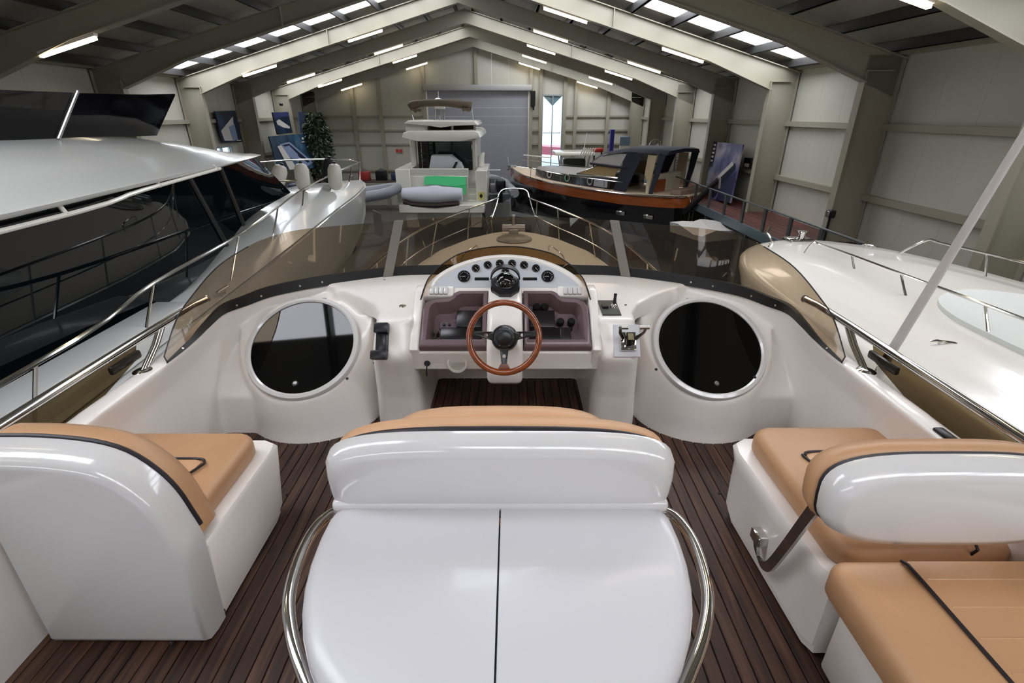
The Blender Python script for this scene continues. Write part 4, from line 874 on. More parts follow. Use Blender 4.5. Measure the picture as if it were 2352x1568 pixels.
# ================================================================== WHITE CRUISER ON THE OTHER SIDE
cr = thing('sports_cruiser', 'cream white cruiser foredeck with low rails under the long wall', 'boat', (5.2, 5, GZ + .4))
OUT = catmull([(3.50, -3, 0), (3.45, 2, 0), (3.36, 4.2, 0), (3.36, 6.2, 0), (3.45, 7.2, 0), (3.78, 8.05, 0), (4.35, 8.62, 0), (5.05, 8.88, 0), (5.7, 8.65, 0), (6.3, 8.0, 0), (6.8, 6.4, 0), (7.0, 4, 0), (7.05, 1, 0), (7.05, -3, 0)], 4)
def oring(f, z, fy_=None, cx=5.25, cy=3.0): return [(cx + (p.x - cx) * f, cy + (p.y - cy) * (fy_ or f), z) for p in OUT]
MB().loft([oring(.55, -3.0, .82), oring(.80, -1.9, .9), oring(.93, -1.0, .96), oring(1.0, -.42, 1.0), oring(1.0, -.34), oring(.985, -.29, .992), oring(.95, -.27, .975), oring(.80, -.235, .90)], cap=False).o('hull', CREAM, cr, ang=60)
f = oring(.80, -.235, .90); n_ = len(f)
tr1 = [oring(.80, -.235, .90), oring(.70, -.215, .80), oring(.63, -.17, .72), oring(.56, -.15, .66), oring(.3, -.13, .4)]
m = MB().loft(tr1, cap=False); m.add(tr1[-1], [tuple(range(n_))]); m.o('foredeck', CREAM, cr, ang=60)
pd = [oring(.52, -.16, .46, 5.55, 2.6), oring(.52, -.09, .46, 5.55, 2.6), oring(.48, -.075, .43, 5.55, 2.6)]
m = MB().loft(pd, cap=False); m.add(pd[-1], [tuple(range(n_))]); m.o('sunpad_cover', mat('pale_sunpad_cover', (214, 216, 210), .6), cr, ang=50)
rl = catmull([(4.55, 7.62, -.22), (4.60, 7.55, -.05), (4.62, 7.35, -.03), (4.60, 6.62, .01), (4.5, 5.55, .07), (4.43, 4.35, .13), (4.38, 2.5, .18), (4.36, 0, .2)], 5)
MB().tube(rl, .016, 9).o('side_rail', CHROME, cr)
for a, b in (((4.60, 6.62, .01), (4.63, 6.50, -.21)), ((4.50, 5.57, .07), (4.52, 5.38, -.2)), ((4.43, 4.39, .13), (4.44, 4.2, -.2)), ((4.4, 3, .17), (4.4, 2.8, -.2))):
    MB().tube([a, b], [.013, .017], 8).o('stanchion', CHROME, cr)
rl = catmull([(6.0, 7.6, -.22), (6.15, 7.35, .04), (6.2, 7.15, .05), (6.3, 6.3, .07), (6.4, 5, .1), (6.4, 2, .15)], 5)
MB().tube(rl, .016, 8).o('side_rail', CHROME, cr)
for a, b in (((6.29, 6.5, .065), (6.3, 6.4, -.22)), ((6.4, 5, .1), (6.42, 4.9, -.22))): MB().tube([a, b], .014, 7).o('stanchion', CHROME, cr)
def cleat(x, y, z, L, parent, rz=0, m=CHROME):
    q = Vector((math.cos(rz), math.sin(rz), 0)); p = Vector((x, y, z))
    MB().tube([p - q * L + Vector((0, 0, .07)), p - q * L * .6 + Vector((0, 0, .085)), p + q * L * .6 + Vector((0, 0, .085)), p + q * L + Vector((0, 0, .07))], [.008, .012, .012, .008], 8).cyl(p - q * L * .35 - Vector((0, 0, .01)), p - q * L * .35 + Vector((0, 0, .085)), .013, n=8).cyl(p + q * L * .35 - Vector((0, 0, .01)), p + q * L * .35 + Vector((0, 0, .085)), .013, n=8).o('mooring_cleat', m, parent)
cleat(4.02, 4.2, -.25, .11, cr, R(-25)); cleat(4.15, 7.95, -.26, .10, cr, R(60)); cleat(5.75, 7.95, -.26, .10, cr, R(-50))
MB().lathe([(.09, 0), (.09, .06), (.05, .09), (.05, .16), (.08, .2), (0, .21)], (4.95, 8.5, -.27), (0, 0, 1), 18).bevbox((4.75, 8.4, -.28), (5.15, 8.72, -.2), .02, 2).o('windlass', CHROME, cr)
MB().tube([(4.5, 8.5, -.27), (4.42, 8.62, -.12), (4.5, 8.72, -.05)], .02, 8).o('bow_fairlead', CHROME, cr)
MB().cyl((5.3, 8.3, -.26), (5.3, 8.3, -.245), .05, n=14).o('deck_filler', STEEL, cr)

# ================================================================== STERN-ON YACHT AT THE FAR END
def slabq(a, b, y1):
    """box between two corner points on one cross plane, reaching forward to y1"""
    return MB().bevbox((min(a[0], b[0]), a[1], min(a[2], b[2])), (max(a[0], b[0]), y1, max(a[2], b[2])), .02, 1)
IV = mat('ivory_gelcoat', (222, 220, 208), .25, coat=.3); IVD = mat('dull_ivory_panel', (196, 194, 186), .5)  # IVD: duller, matt ivory for the sofa back and flybridge seat
sy = thing('stern_on_yacht', 'white flybridge yacht seen stern-on before the roller door', 'yacht', (-3.2, 24, GZ + .4))
ST = [(23.9, 1.95, -1.55, 1.85, -2.3, -3.1, -3.2), (26, 2.05, -1.5, 1.9, -2.5, -3.25, -3.2), (29, 1.9, -1.4, 1.5, -2.5, -3.2, -3.2), (31.5, 1.1, -1.25, .6, -2.3, -2.9, -3.2), (33, .1, -1.1, .05, -1.6, -2.0, -3.2)]
hull_mesh(ST).o('hull', IV, sy, ang=50)
slabq((-4.961, 22.600, -2.288), (-1.192, 22.600, -1.948), 23.95).o('swim_platform', IV, sy)
slabq((-4.731, 22.900, -2.984), (-4.223, 22.900, -2.303), 23.2).o('platform_leg', IV, sy); slabq((-1.824, 22.900, -2.984), (-1.332, 22.900, -2.303), 23.2).o('platform_leg', IV, sy)
for nm, a, b in (('quarter', (-5.176, 23.500, -1.979), (-4.537, 23.500, -0.542)), ('quarter', (-1.598, 23.500, -2.037), (-1.090, 23.500, -0.597))): slabq(a, b, 27).o(nm, IV, sy)
slabq((-4.734, 23.700, -1.952), (-1.968, 23.700, -0.842), 24.0).o('transom', IV, sy)
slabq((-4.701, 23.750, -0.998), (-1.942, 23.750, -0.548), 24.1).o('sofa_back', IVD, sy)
for k in range(3): slabq(((-1.999, 23.600, -1.897)[0], 23.6 + .25 * k, -2.1 + .22 * k), ((-1.580, 23.600, -1.897)[0], 23.6 + .25 * k, -1.88 + .22 * k), 24.6).o('step', IV, sy)
slabq((-4.830, 26.200, -0.867), (-1.781, 26.200, 0.539), 31).o('saloon', IV, sy)
FG = mat('far_saloon_glass', (24, 30, 34), .08, spec=.7)
_ = slabq((-4.364, 26.150, -0.821), (-1.906, 26.150, 0.483), 26.18); sd = _.o('saloon_door', FG, sy)
slabq((-4.139, 26.100, -0.796), (-4.008, 26.100, 0.485), 26.14).o('door_frame', BLACK, sd); slabq((-2.934, 26.100, -0.796), (-2.808, 26.100, 0.485), 26.14).o('door_frame', BLACK, sd)
for a, b in (((-4.356, 25.000, -0.708), (-4.218, 25.000, 0.576)), ((-3.985, 25.000, -0.708), (-3.855, 25.000, 0.576))): slabq(a, b, 25.06).o('ladder_side', BLACK, sy)
for k in range(7): slabq(((-4.336, 25.000, -0.708)[0], 25.0, -1.0 + .25 * k), ((-3.965, 25.000, -0.708)[0], 25.0, -.96 + .25 * k), 25.12).o('ladder_tread', mat('dark_tread', (60, 50, 44), .5), sy)
ca, cb_ = (-3.837, 24.600, -0.630), (-2.252, 24.600, -0.039)
MB().prism([(ca[0], 24.6, ca[2]), (cb_[0], 24.6, ca[2]), (cb_[0] - .1, 24.6, ca[2] + .22), (cb_[0] - .55, 24.6, cb_[2]), (ca[0] + .15, 24.6, cb_[2])], (0, .8, 0), .05, 2).o('covered_seat', mat('pale_cover_canvas', (196, 200, 206), .7), sy)
MB().prism([(-2.581, 24.550, -0.319), (-2.459, 24.550, -0.300), (-2.636, 24.550, -0.625), (-2.757, 24.550, -0.625)], (0, .03, 0)).o('cover_strap', BLACK, sy)
for a, b in (((-1.838, 25.500, -0.797), (-1.671, 25.500, 0.572)), ((-4.805, 25.500, -0.797), (-4.548, 25.500, 0.572))): slabq(a, b, 25.8).o('cockpit_pillar', IV, sy)
ov = [(-4.848, 23.900, 0.753), (-4.753, 23.900, 0.948), (-4.516, 23.900, 1.037), (-1.609, 23.900, 1.037), (-1.440, 23.900, 0.948), (-1.368, 23.900, 0.753), (-2.202, 23.900, 0.592), (-4.130, 23.900, 0.592)]
MB().prism(ov, (0, 6.0, 0), .05, 2).o('flybridge_deck', IV, sy)
slabq((-4.730, 24.300, 1.007), (-3.755, 24.300, 1.310), 29).o('flybridge_seat', IVD, sy); slabq((-3.960, 26.000, 0.955), (-1.786, 26.000, 1.260), 26.4).o('flybridge_recess', mat('dark_brown_panel', (66, 56, 46), .6), sy)  # recess is a plain block in dark brown
MB().prism([(-4.722, 24.100, 1.314), (-4.558, 24.100, 1.437), (-1.611, 24.100, 1.419), (-1.482, 24.100, 1.261), (-2.578, 24.100, 1.225), (-3.120, 24.100, 1.155), (-3.634, 24.100, 1.225)], (0, 4, 0), .04, 2).o('hardtop', IV, sy)
for a, b in (((-3.762, 24.200, 0.992), (-3.742, 24.200, 1.276)), ((-2.619, 24.200, 0.992), (-2.605, 24.200, 1.276)), ((-1.631, 24.200, 0.992), (-1.622, 24.200, 1.276))): MB().tube([a, b], .05, 8).o('rail_post', STEEL, sy)
MB().tube([(-3.391, 26.000, 1.431), (-3.453, 26.000, 2.103)], .05, 6).o('mast_leg', STEEL, sy); MB().tube([(-3.184, 26.000, 1.431), (-3.188, 26.000, 2.103)], .05, 6).o('mast_leg', STEEL, sy); MB().tube([(-3.638, 26.000, 1.431), (-3.555, 26.000, 2.103)], .05, 6).o('mast_leg', STEEL, sy)
slabq((-3.593, 25.900, 1.917), (-3.135, 25.900, 2.101), 26.3).o('mast_box', IV, sy); MB().ell((-3.404, 26.000, 2.232), (.22, .22, .16), 14, 8).o('mast_dome', STEEL, sy); MB().tube([(-3.401, 26.000, 2.287), (-3.398, 26.000, 2.669)], .02, 6).o('mast_light', IV, sy)
MB().tube([(-4.539, 25.500, 1.437), (-4.661, 25.500, 1.914)], .02, 6).o('bimini_pole', STEEL, sy); MB().tube([(-1.766, 25.500, 1.437), (-1.831, 25.500, 1.914)], .02, 6).o('bimini_pole', STEEL, sy)
MB().tube(catmull([(-4.676, 25.600, 1.952), (-4.403, 25.600, 2.097), (-3.395, 25.600, 2.170), (-2.295, 25.600, 2.097), (-1.835, 25.600, 2.025)], 4), [.17, .2, .22, .2, .18, .16, .15, .15, .15, .15, .16, .17, .18, .18, .2, .22, .2], 10).o('furled_bimini', mat('brown_bimini_canvas', (92, 80, 66), .85, bump=.6, bscale=14), sy)
MB().prism([(-4.603, 25.400, 1.914), (-4.123, 25.400, 1.914), (-4.174, 25.400, 1.768), (-4.330, 25.400, 1.823), (-4.377, 25.400, 1.732), (-4.530, 25.400, 1.823)], (0, .1, 0)).prism([(-2.262, 25.400, 1.950), (-1.883, 25.400, 1.950), (-1.929, 25.400, 1.786), (-2.127, 25.400, 1.841), (-2.229, 25.400, 1.786)], (0, .1, 0)).o('bimini_flap', mat('brown_bimini_canvas', (92, 80, 66)), sy)
MB().tube([(-1.436, 25.200, -0.570), (-1.426, 25.200, -0.141), (-1.277, 25.200, 0.052)], [.16, .16, .05], 10).o('life_raft_canister', IV, sy)
gr = thing('green_sheet', 'bright green cloth draped over the stern-on yacht transom', 'cloth', (-3.043, 23.600, -1.321))
GREEN = mat('green_cloth', (62, 190, 118), .6, bump=.3, bscale=8)
MB().sheet([(-3.910, 23.680, -0.858), (-3.416, 23.660, -0.837), (-2.635, 23.680, -0.858), (-2.045, 23.660, -0.875)], [(-3.929, 23.520, -1.197), (-3.422, 23.540, -1.199), (-2.635, 23.500, -1.270), (-2.026, 23.520, -1.197)], .02, 2).sheet([(-2.735, 23.540, -1.218), (-2.399, 23.520, -1.216), (-2.027, 23.540, -1.199)], [(-2.645, 23.440, -1.604), (-2.350, 23.420, -1.658), (-2.074, 23.440, -1.604)], .02, 2).o('cloth', GREEN, gr)
tn = thing('covered_tender', 'small dinghy under a pale grey cover on the swim platform', 'boat', (-3.553, 23.000, -1.995))
TC = mat('tender_cover_grey', (188, 190, 198), .6, bump=.3, bscale=5)
a, b = Vector((-4.819, 23.000, -1.541)), Vector((-2.169, 23.000, -1.541))
rings = []
for k in range(13):
    t_ = k / 12; p = a.lerp(b, t_); rr = .42 * math.sin(math.pi * (.14 + .72 * t_)) ** .45; lift = -.07 + .10 * abs(t_ - .5)
    rings.append([(p.x, p.y + rr * 1.1 * math.cos(q), p.z + lift + rr * .95 * math.sin(q) + (.05 if abs(t_ - .55) < .1 and math.sin(q) > .8 else 0)) for q in [2 * math.pi * i / 16 for i in range(16)]])
MB().loft(rings).o('cover', TC, tn, ang=60)
MB().tube([(-4.735, 22.750, -1.804), (-4.411, 22.700, -1.946), (-3.347, 22.650, -1.975), (-2.292, 22.700, -1.908)], .12, 8).o('tube_underside', mat('tender_red_black', (44, 26, 26), .5), tn)
for a, b in (((-4.167, 22.700, -2.021), (-4.155, 22.700, -1.871)), ((-3.241, 22.700, -2.021), (-3.232, 22.700, -1.871))): MB().tube([a, b], .04, 8).o('chock', STEEL, tn)
yt = thing('warning_placard', 'small yellow placard with a black mark on the stern quarter', 'sign', (-1.364, 23.400, -1.675))
MB().prism([(-1.508, 23.420, -1.850), (-1.231, 23.420, -1.850), (-1.223, 23.420, -1.506), (-1.498, 23.420, -1.506)], (0, .02, 0)).o('plate', mat('placard_yellow', (206, 196, 120), .5), yt)
MB().prism([(-1.367, 23.400, -1.790), (-1.285, 23.400, -1.675), (-1.361, 23.400, -1.560), (-1.443, 23.400, -1.675)], (0, .015, 0)).o('mark', BLACK, yt)

# ================================================================== BLACK AND VARNISHED CLASSIC BOAT
kb = thing('classic_launch', 'black hulled launch with varnished strake and navy canopy', 'boat', (7.15, 19.4, GZ + .6), rz=R(41.9))
zo = -(GZ + .6)
HB = [(0, 1.0), (.35, 1.3), (1, 1.5), (2.5, 1.66), (5, 1.7), (7, 1.52), (8.5, 1.15), (9.6, .68), (10.3, .28), (10.7, .04)]
def shz(y): return pw(y, [(0, -1.04), (3, -1.14), (6, -1.08), (8.5, -.98), (10.7, -.80)]) + zo
BH = mat('black_hull_paint', (14, 14, 17), .12, coat=.5); VAR = mat('varnished_strake', (146, 74, 30), .2, coat=.6, noise=.2, scale=3, stretch=(1, .2, 4)); TKD = mat('pale_teak_deck', (196, 176, 150), .6, noise=.1, scale=6)
def lo_(name, rings, m, ang=50, closed=True, cap=True): return put(name, MB().loft(rings, closed, cap).mesh(name, m, True, ang), kb)
lo_('hull', [[(b * f, y, z) for f, z in ((1.0, shz(y) - .36), (.98, shz(y) - .8), (.86, shz(y) - 1.3), (.5, .35), (0.0, .12), (-.5, .35), (-.86, shz(y) - 1.3), (-.98, shz(y) - .8), (-1.0, shz(y) - .36))] for y, b in HB], BH)
lo_('varnished_strake', [[(b * f + .015 * (1 if f > 0 else -1), y, z) for f, z in ((1.02, shz(y)), (1.0, shz(y) - .38), (-1.0, shz(y) - .38), (-1.02, shz(y)))] for y, b in HB], VAR)
lo_('side_deck', [[(b * .97, y, shz(y) + .03), (b * .97, y, shz(y) + .005), (-b * .97, y, shz(y) + .005), (-b * .97, y, shz(y) + .03)] for y, b in HB], TKD)
for sx in (-1, 1):
    put('rub_rail', MB().tube(catmull([(sx * (b * 1.02 + .02), y, shz(y) + .02) for y, b in HB], 3), .03, 6).mesh('rub_rail', CHROME), kb)
    TR = catmull([(sx * (b * .93), y, shz(y) + .42) for y, b in HB[3:9]], 3); put('hand_rail', MB().tube(TR, .018, 6).mesh('hand_rail', CHROME), kb)
    for y, b in ((3.4, 1.67), (4.6, 1.7), (5.8, 1.65), (7.0, 1.52), (8.0, 1.3)): put('stanchion', MB().tube([(sx * b * .93, y, shz(y)), (sx * b * .93, y, shz(y) + .42)], .016, 6).mesh('stanchion', CHROME), kb)
cabw = [(3.4, 1.22), (5.0, 1.25), (6.5, 1.15), (7.6, .95), (8.3, .6)]
lo_('cabin_trunk', [[(b, y, shz(y)), (b * .96, y, shz(y) + .5 - (y - 3.4) * .035), (-b * .96, y, shz(y) + .5 - (y - 3.4) * .035), (-b, y, shz(y))] for y, b in cabw], mat('cabin_side_black', (26, 26, 26), .2, coat=.4), 30)
lo_('cabin_top', [[(b * .99, y, shz(y) + .49 - (y - 3.4) * .035), (b * .7, y, shz(y) + .58 - (y - 3.4) * .035), (-b * .7, y, shz(y) + .58 - (y - 3.4) * .035), (-b * .99, y, shz(y) + .49 - (y - 3.4) * .035)] for y, b in cabw], mat('cabin_top_grey', (120, 116, 108), .4), 30)
for y, b in ((4.4, 1.24), (5.7, 1.21), (6.9, 1.09)):
    for sx in (-1, 1): put('porthole', MB().lathe([(.16, 0), (.16, .03), (.11, .03), (.11, 0)], (sx * b * .985, y, shz(y) + .26), (sx, .06, .06), 18, True).mesh('porthole', CHROME), kb)
NAVY = mat('navy_canvas', (22, 24, 42), .75); CLR = mat('clear_canopy_vinyl', (170, 168, 160), .08, spec=.8)
z0 = shz(3)
for sx in (-1, 1):
    put('windscreen_side', MB().sheet([(sx * 1.18, 3.2, z0 + .52), (sx * 1.12, 5.2, z0 + .52)], [(sx * 1.1, 3.1, z0 + 1.0), (sx * 1.05, 3.9, z0 + 1.0)], .03).mesh('windscreen_side', mat('amber_cabin_glass', (150, 128, 92), .1), True), kb)
    put('windscreen_frame', MB().tube([(sx * 1.2, 2.6, z0 + .52), (sx * 1.12, 5.25, z0 + .52), (sx * 1.05, 3.9, z0 + 1.02)], .03, 6).mesh('windscreen_frame', CHROME), kb)
    put('canopy_window', MB().sheet([(sx * 1.17, 3.0, z0 + .95), (sx * 1.08, 4.5, z0 + 1.0)], [(sx * 1.1, 2.75, z0 + 1.45), (sx * 1.02, 3.9, z0 + 1.38)], .02).mesh('canopy_window', CLR), kb)
    put('canopy_side', MB().sheet([(sx * 1.28, 2.55, z0 + .05), (sx * 1.26, 3.15, z0 + .05)], [(sx * 1.16, 1.95, z0 + 1.5), (sx * 1.16, 2.7, z0 + 1.5)], .04).mesh('canopy_side', NAVY), kb)
    put('canopy_trim', MB().tube([(sx * 1.2, 2.7, z0 + .93), (sx * 1.1, 4.55, z0 + .98)], .05, 6).mesh('canopy_trim', NAVY), kb)
    put('canopy_bow', MB().sheet([(sx * 1.24, 1.35, z0 + .05), (sx * 1.2, 1.15, z0 + .8), (sx * 1.15, 1.0, z0 + 1.5)], [(sx * 1.24, 1.5, z0 + .05), (sx * 1.2, 1.38, z0 + .8), (sx * 1.15, 1.3, z0 + 1.5)], .04).mesh('canopy_bow', NAVY), kb)
    put('canopy_lining', MB().sheet([(sx * 1.15, 1.55, z0 + .3), (sx * 1.12, 1.4, z0 + 1.45)], [(sx * 1.1, 1.85, z0 + .75), (sx * 1.08, 1.8, z0 + 1.45)], .03).mesh('canopy_lining', mat('beige_canopy_lining', (178, 160, 128), .7)), kb)
put('canopy_top', MB().loft([[(w_, y, z0 + zz - .08), (w_ * .9, y, z0 + zz + .06), (0, y, z0 + zz + .12), (-w_ * .9, y, z0 + zz + .06), (-w_, y, z0 + zz - .08), (0, y, z0 + zz)] for y, w_, zz in ((.95, 1.15, 1.56), (1.2, 1.18, 1.6), (2.6, 1.18, 1.6), (3.2, 1.13, 1.52), (4.0, 1.06, 1.36), (4.6, 1.0, 1.02))]).mesh('canopy_top', NAVY, True, 60), kb)
put('cockpit_bulkhead', MB().bevbox((-1.1, 1.6, z0), (1.1, 1.75, z0 + .75), .02, 1).mesh('cockpit_bulkhead', mat('cream_bulkhead', (206, 196, 172), .5)), kb)
put('bulkhead_door', MB().bevbox((-.75, 1.55, z0), (-.05, 1.61, z0 + .55), .02, 1).mesh('bulkhead_door', VAR), kb)
put('aft_seat', MB().bevbox((-1.0, .3, z0), (1.0, .75, z0 + .3), .04, 2).mesh('aft_seat', mat('taupe_seat', (120, 104, 88), .6)), kb)
for x in (-.95, -.7): put('ladder_rail', MB().tube([(x * 1.0, -.05, z0 + .1), (x, -.14, z0 - .1), (x, -.12, z0 - .9)], .018, 6).mesh('ladder_rail', CHROME), kb)
for k in range(4): put('ladder_rung', MB().tube([(-.95, -.13, z0 - .15 - k * .22), (-.7, -.13, z0 - .15 - k * .22)], .018, 6).mesh('ladder_rung', CHROME), kb)
put('boarding_arm', MB().tube([(-1.0, .05, z0 - .45), (-1.5, -1.3, zo - .27)], [.12, .09], 8).mesh('boarding_arm', BLACK), kb)
put('boarding_arm_tip', MB().tube([(-1.47, -1.2, zo - .30), (-1.52, -1.36, zo - .22), (-1.53, -1.4, zo - .55)], .04, 6).mesh('boarding_arm_tip', STEEL), kb)
for y in (1.0, 2.2): put('exhaust_vent', MB().bevbox((-1.68 if y > 2 else -1.56, y, z0 - .78), (-1.60 if y > 2 else -1.44, y + .42, z0 - .62), .03, 2).mesh('exhaust_vent', CHROME), kb)
put('anchor_roller', MB().bevbox((-.1, 10.4, shz(10.7)), (.1, 10.95, shz(10.7) + .1), .02, 1).tube([(0, 10.9, shz(10.7) + .08), (0, 11.0, shz(10.7) + .5)], .02, 6).ell((0, 10.95, shz(10.7) - .08), (.1, .12, .12), 10, 6).mesh('anchor_roller', STEEL), kb)
put('name_panel', MB().prism([(-1.21, 3.5, shz(3.5) + .1), (-1.21, 4.2, shz(4) + .1), (-1.19, 4.2, shz(4) + .42), (-1.19, 3.5, shz(3.5) + .42)], (-.03, 0, 0)).mesh('name_panel', mat('pale_panel', (150, 152, 156), .5)), kb)
cu = thing('keel_cradle', 'low timber cradle carrying the black hulled launch', 'cradle', (7.15, 19.4, GZ), rz=R(41.9))
for y in (2.0, 6.5): put('cross_beam', MB().bevbox((-1.2, y, 0), (1.2, y + .25, .66), .02, 1).mesh('cross_beam', mat('cradle_timber', (96, 76, 56), .8)), cu)

# ================================================================== FISHING BOAT BEHIND, INFLATABLES
fb = thing('fishing_boat', 'white fishing boat with hardtop and rod holders behind the launch', 'boat', (3.4, 28, GZ + .5))
hull_mesh([(26.5, 1.2, -1.5, 1.1, -2.4, -3.0, 3.3), (28.5, 1.25, -1.45, 1.1, -2.4, -3.0, 3.3), (30.5, .9, -1.3, .5, -2.2, -2.8, 3.3), (31.8, .05, -1.15, .03, -1.6, -2, 3.3)]).o('hull', IV, fb)
ha, hb2 = (2.232, 27.200, -0.249), (4.284, 27.200, -0.083)
MB().bevbox((ha[0], 27.2, ha[2]), (hb2[0], 29.2, hb2[2]), .06, 2).o('hardtop', IV, fb)
for x in (ha[0] + .3, hb2[0] - .25):
    for y in (27.4, 29.0): MB().tube([(x, y, ha[2] + .05), (x + (.2 if x < 3 else -.2), y, -1.45)], .035, 6).o('hardtop_leg', STEEL, fb)
MB().bevbox((2.75, 27.8, -1.5), (3.9, 28.8, -.45), .08, 2).o('console', mat('dark_green_console', (34, 44, 42), .3), fb)
for k in range(6): MB().tube([(hb2[0] - .2 - .12 * k, 27.15, ha[2]), (hb2[0] - .05 - .12 * k, 26.95, ha[2] + .38)], .03, 6).o('rod_holder', IV, fb)
MB().tube([(3.720, 27.600, -0.152), (3.839, 27.600, 0.824)], .015, 5).o('aerial', IV, fb); MB().tube([(0.595, 26.400, -0.150), (2.027, 27.400, -0.348)], .03, 6).o('outrigger', IV, fb)
def rib(label, p, rz, L, tc, dc, eng):
    t = thing('inflatable_boat', label, 'boat', p, 'inflatable boats near the stern-on yacht', rz=rz)
    path = catmull([(-.72, 0, .62), (-.74, L * .5, .64), (-.62, L * .8, .70), (-.25, L * .97, .80), (0, L, .83), (.25, L * .97, .80), (.62, L * .8, .70), (.74, L * .5, .64), (.72, 0, .62)], 4)
    put('tube', MB().tube(path, .22, 10).mesh('tube', tc), t)
    put('hull', MB().loft([[(-w_, y, .5), (w_, y, .5), (0, y, k_)] for y, w_, k_ in ((0, .7, .12), (L * .6, .65, .15), (L * .92, .2, .4))]).mesh('hull', dc), t)
    put('deck', MB().box((-.6, .05, .5), (.6, L * .75, .56)).mesh('deck', dc), t)
    put('console', MB().bevbox((-.3, L * .35, .55), (.3, L * .5, 1.15), .06, 2).mesh('console', dc), t)
    put('seat', MB().bevbox((-.35, L * .15, .55), (.35, L * .28, .95), .05, 2).mesh('seat', mat('grey_seat_vinyl', (120, 120, 124), .5)), t)
    put('grab_frame', MB().tube([(-.3, L * .5, 1.1), (-.3, L * .52, 1.45), (.3, L * .52, 1.45), (.3, L * .5, 1.1)], .025, 6).mesh('grab_frame', STEEL), t)
    o_ = put('outboard', MB().bevbox((-.24, -.5, .75), (.24, .05, 1.3), .1, 3).bevbox((-.1, -.35, .05), (.1, -.1, .8), .04, 1).mesh('outboard', eng), t)
    put('propeller', MB().lathe([(.14, -.02), (.14, .02)], (0, -.42, .12), (0, 1, 0), 12).mesh('propeller', STEEL), t)
rib('mid grey inflatable boat with white deck beside the tall yacht bow', (-8.5, 21.0, -2.1), R(-58), 4.0, mat('mid_grey_hypalon', (128, 130, 138), .5), IV, mat('blue_black_cowling', (26, 34, 52), .2))
rib('pale inflatable boat parked past the stern-on yacht quarter', (-.55, 24.6, -2.35), R(8), 4.2, mat('pale_grey_hypalon', (170, 172, 176), .5), mat('grey_rib_deck', (90, 92, 96), .5), mat('black_cowling', (20, 20, 24), .2))
for i, (p, rz, lb) in enumerate((((-8.5, 21.0, GZ), R(-58), 'low black trailer under the mid grey inflatable'), ((-.55, 24.6, GZ), R(8), 'low black trailer under the pale inflatable'))):
    t = thing('boat_trailer', lb, 'trailer', p, 'boat trailers', rz=rz)
    put('frame', MB().box((-.6, -.2, .45), (-.5, 4.6, .55)).box((.5, -.2, .45), (.6, 4.6, .55)).box((-.6, 1, .45), (.6, 1.1, 1.45)).box((-.6, 3, .45), (.6, 3.1, 1.5)).mesh('frame', STEEL, False), t)
    for x in (-.85, .75): put('wheel', MB().lathe([(.12, 0), (.30, 0), (.32, .05), (.30, .12), (.12, .12)], (x, 1.4, .32), (1, 0, 0), 20, True).mesh('wheel', RUBBER), t)
# dark anchor-chain heap and jet ski under the pulpit
js = thing('covered_jet_ski', 'small dark covered jet ski standing beyond the bow pulpit', 'jet ski', (.35, 20.5, GZ), rz=R(20))
put('hull', MB().ell((0, 0, .9), (.55, 1.4, .42), 18, 10).mesh('hull', mat('black_cover', (24, 24, 28), .7)), js); put('saddle', MB().ell((0, -.2, 1.35), (.3, .8, .3), 14, 8).mesh('saddle', mat('dark_cover', (34, 34, 38), .7)), js)
put('trolley', MB().box((-.5, -1.0, 0), (.5, 1.0, .55)).mesh('trolley', STEEL, False), js)
put('handlebar', MB().tube([(-.35, .3, 1.5), (0, .4, 1.62), (.35, .3, 1.5)], .03, 6).mesh('handlebar', BLACK), js)
tb = thing('tool_bench', 'cluttered dark bench with machine parts along the far wall', 'bench', (-7.1, 31.2, GZ), rz=HYAW)
put('top', MB().bevbox((-2.2, -.4, 1.75), (1.4, .4, 1.85), .02, 1).mesh('top', mat('bench_brown', (70, 54, 44), .6)), tb)
for x in (-2.0, 1.2):
    for y in (-.3, .3): put('leg', MB().box((x - .06, y - .06, 0), (x + .06, y + .06, 1.75)).mesh('leg', BLACK, False), tb)
for nm, x, h, m in (('red_compressor', -1.6, .5, mat('faded_red', (150, 50, 46), .4)), ('engine_block', -.6, .55, BLACK), ('parts_crate', .3, .4, mat('dark_blue_crate', (36, 46, 78), .5)), ('grey_pump', 1.0, .45, mat('pump_grey', (110, 110, 112), .5))):
    t = thing(nm, nm.replace('_', ' ') + ' standing on the cluttered dark bench', nm.split('_')[1], (-7.1 + x, 31.2 + .0284 * x, GZ + 1.852), rz=HYAW)
    put('body', MB().bevbox((-.32, -.25, 0), (.32, .25, h), .06, 2).mesh('body', m), t); put('cap', MB().lathe([(.14, h - .02), (.14, h + .08), (.06, h + .12), (0, h + .12)], (0, 0, 0), (0, 0, 1), 12).mesh('cap', STEEL), t)

# ================================================================== WALKWAY, POSTERS, PLANT, WALL FITTINGS
RED = teak('red_brown_decking', (60, 30, 22), (86, 45, 34), (104, 58, 43), .6)
wk = tag(thing('walkway', 'raised red brown timber walkway with low rail along the wall', None, rz=HYAW, kind='structure'))
pl = MB().bevbox((.006, 0, -.05), (.212, 6.28, 0), .006, 1).mesh('deck_board', RED, False)
for k in range(8):
    for j in range(4): put('deck_board', pl, wk, (7.25 + .218 * k, 8.0 + 6.3 * j, -1.2))
put('edge_beam', MB().box((7.16, 8, -1.45), (7.25, 33.2, -1.2)).mesh('edge_beam', mat('walkway_blue_grey_steel', (92, 106, 112), .4, .4), False), wk)
GALV = mat('rail_dark_galvanised', (84, 86, 86), .4, .5)
for j in range(9): put('support_leg', MB().box((7.2, 8.3 + 3 * j, GZ), (7.3, 8.4 + 3 * j, -1.25)).mesh('support_leg', GALV, False), wk)
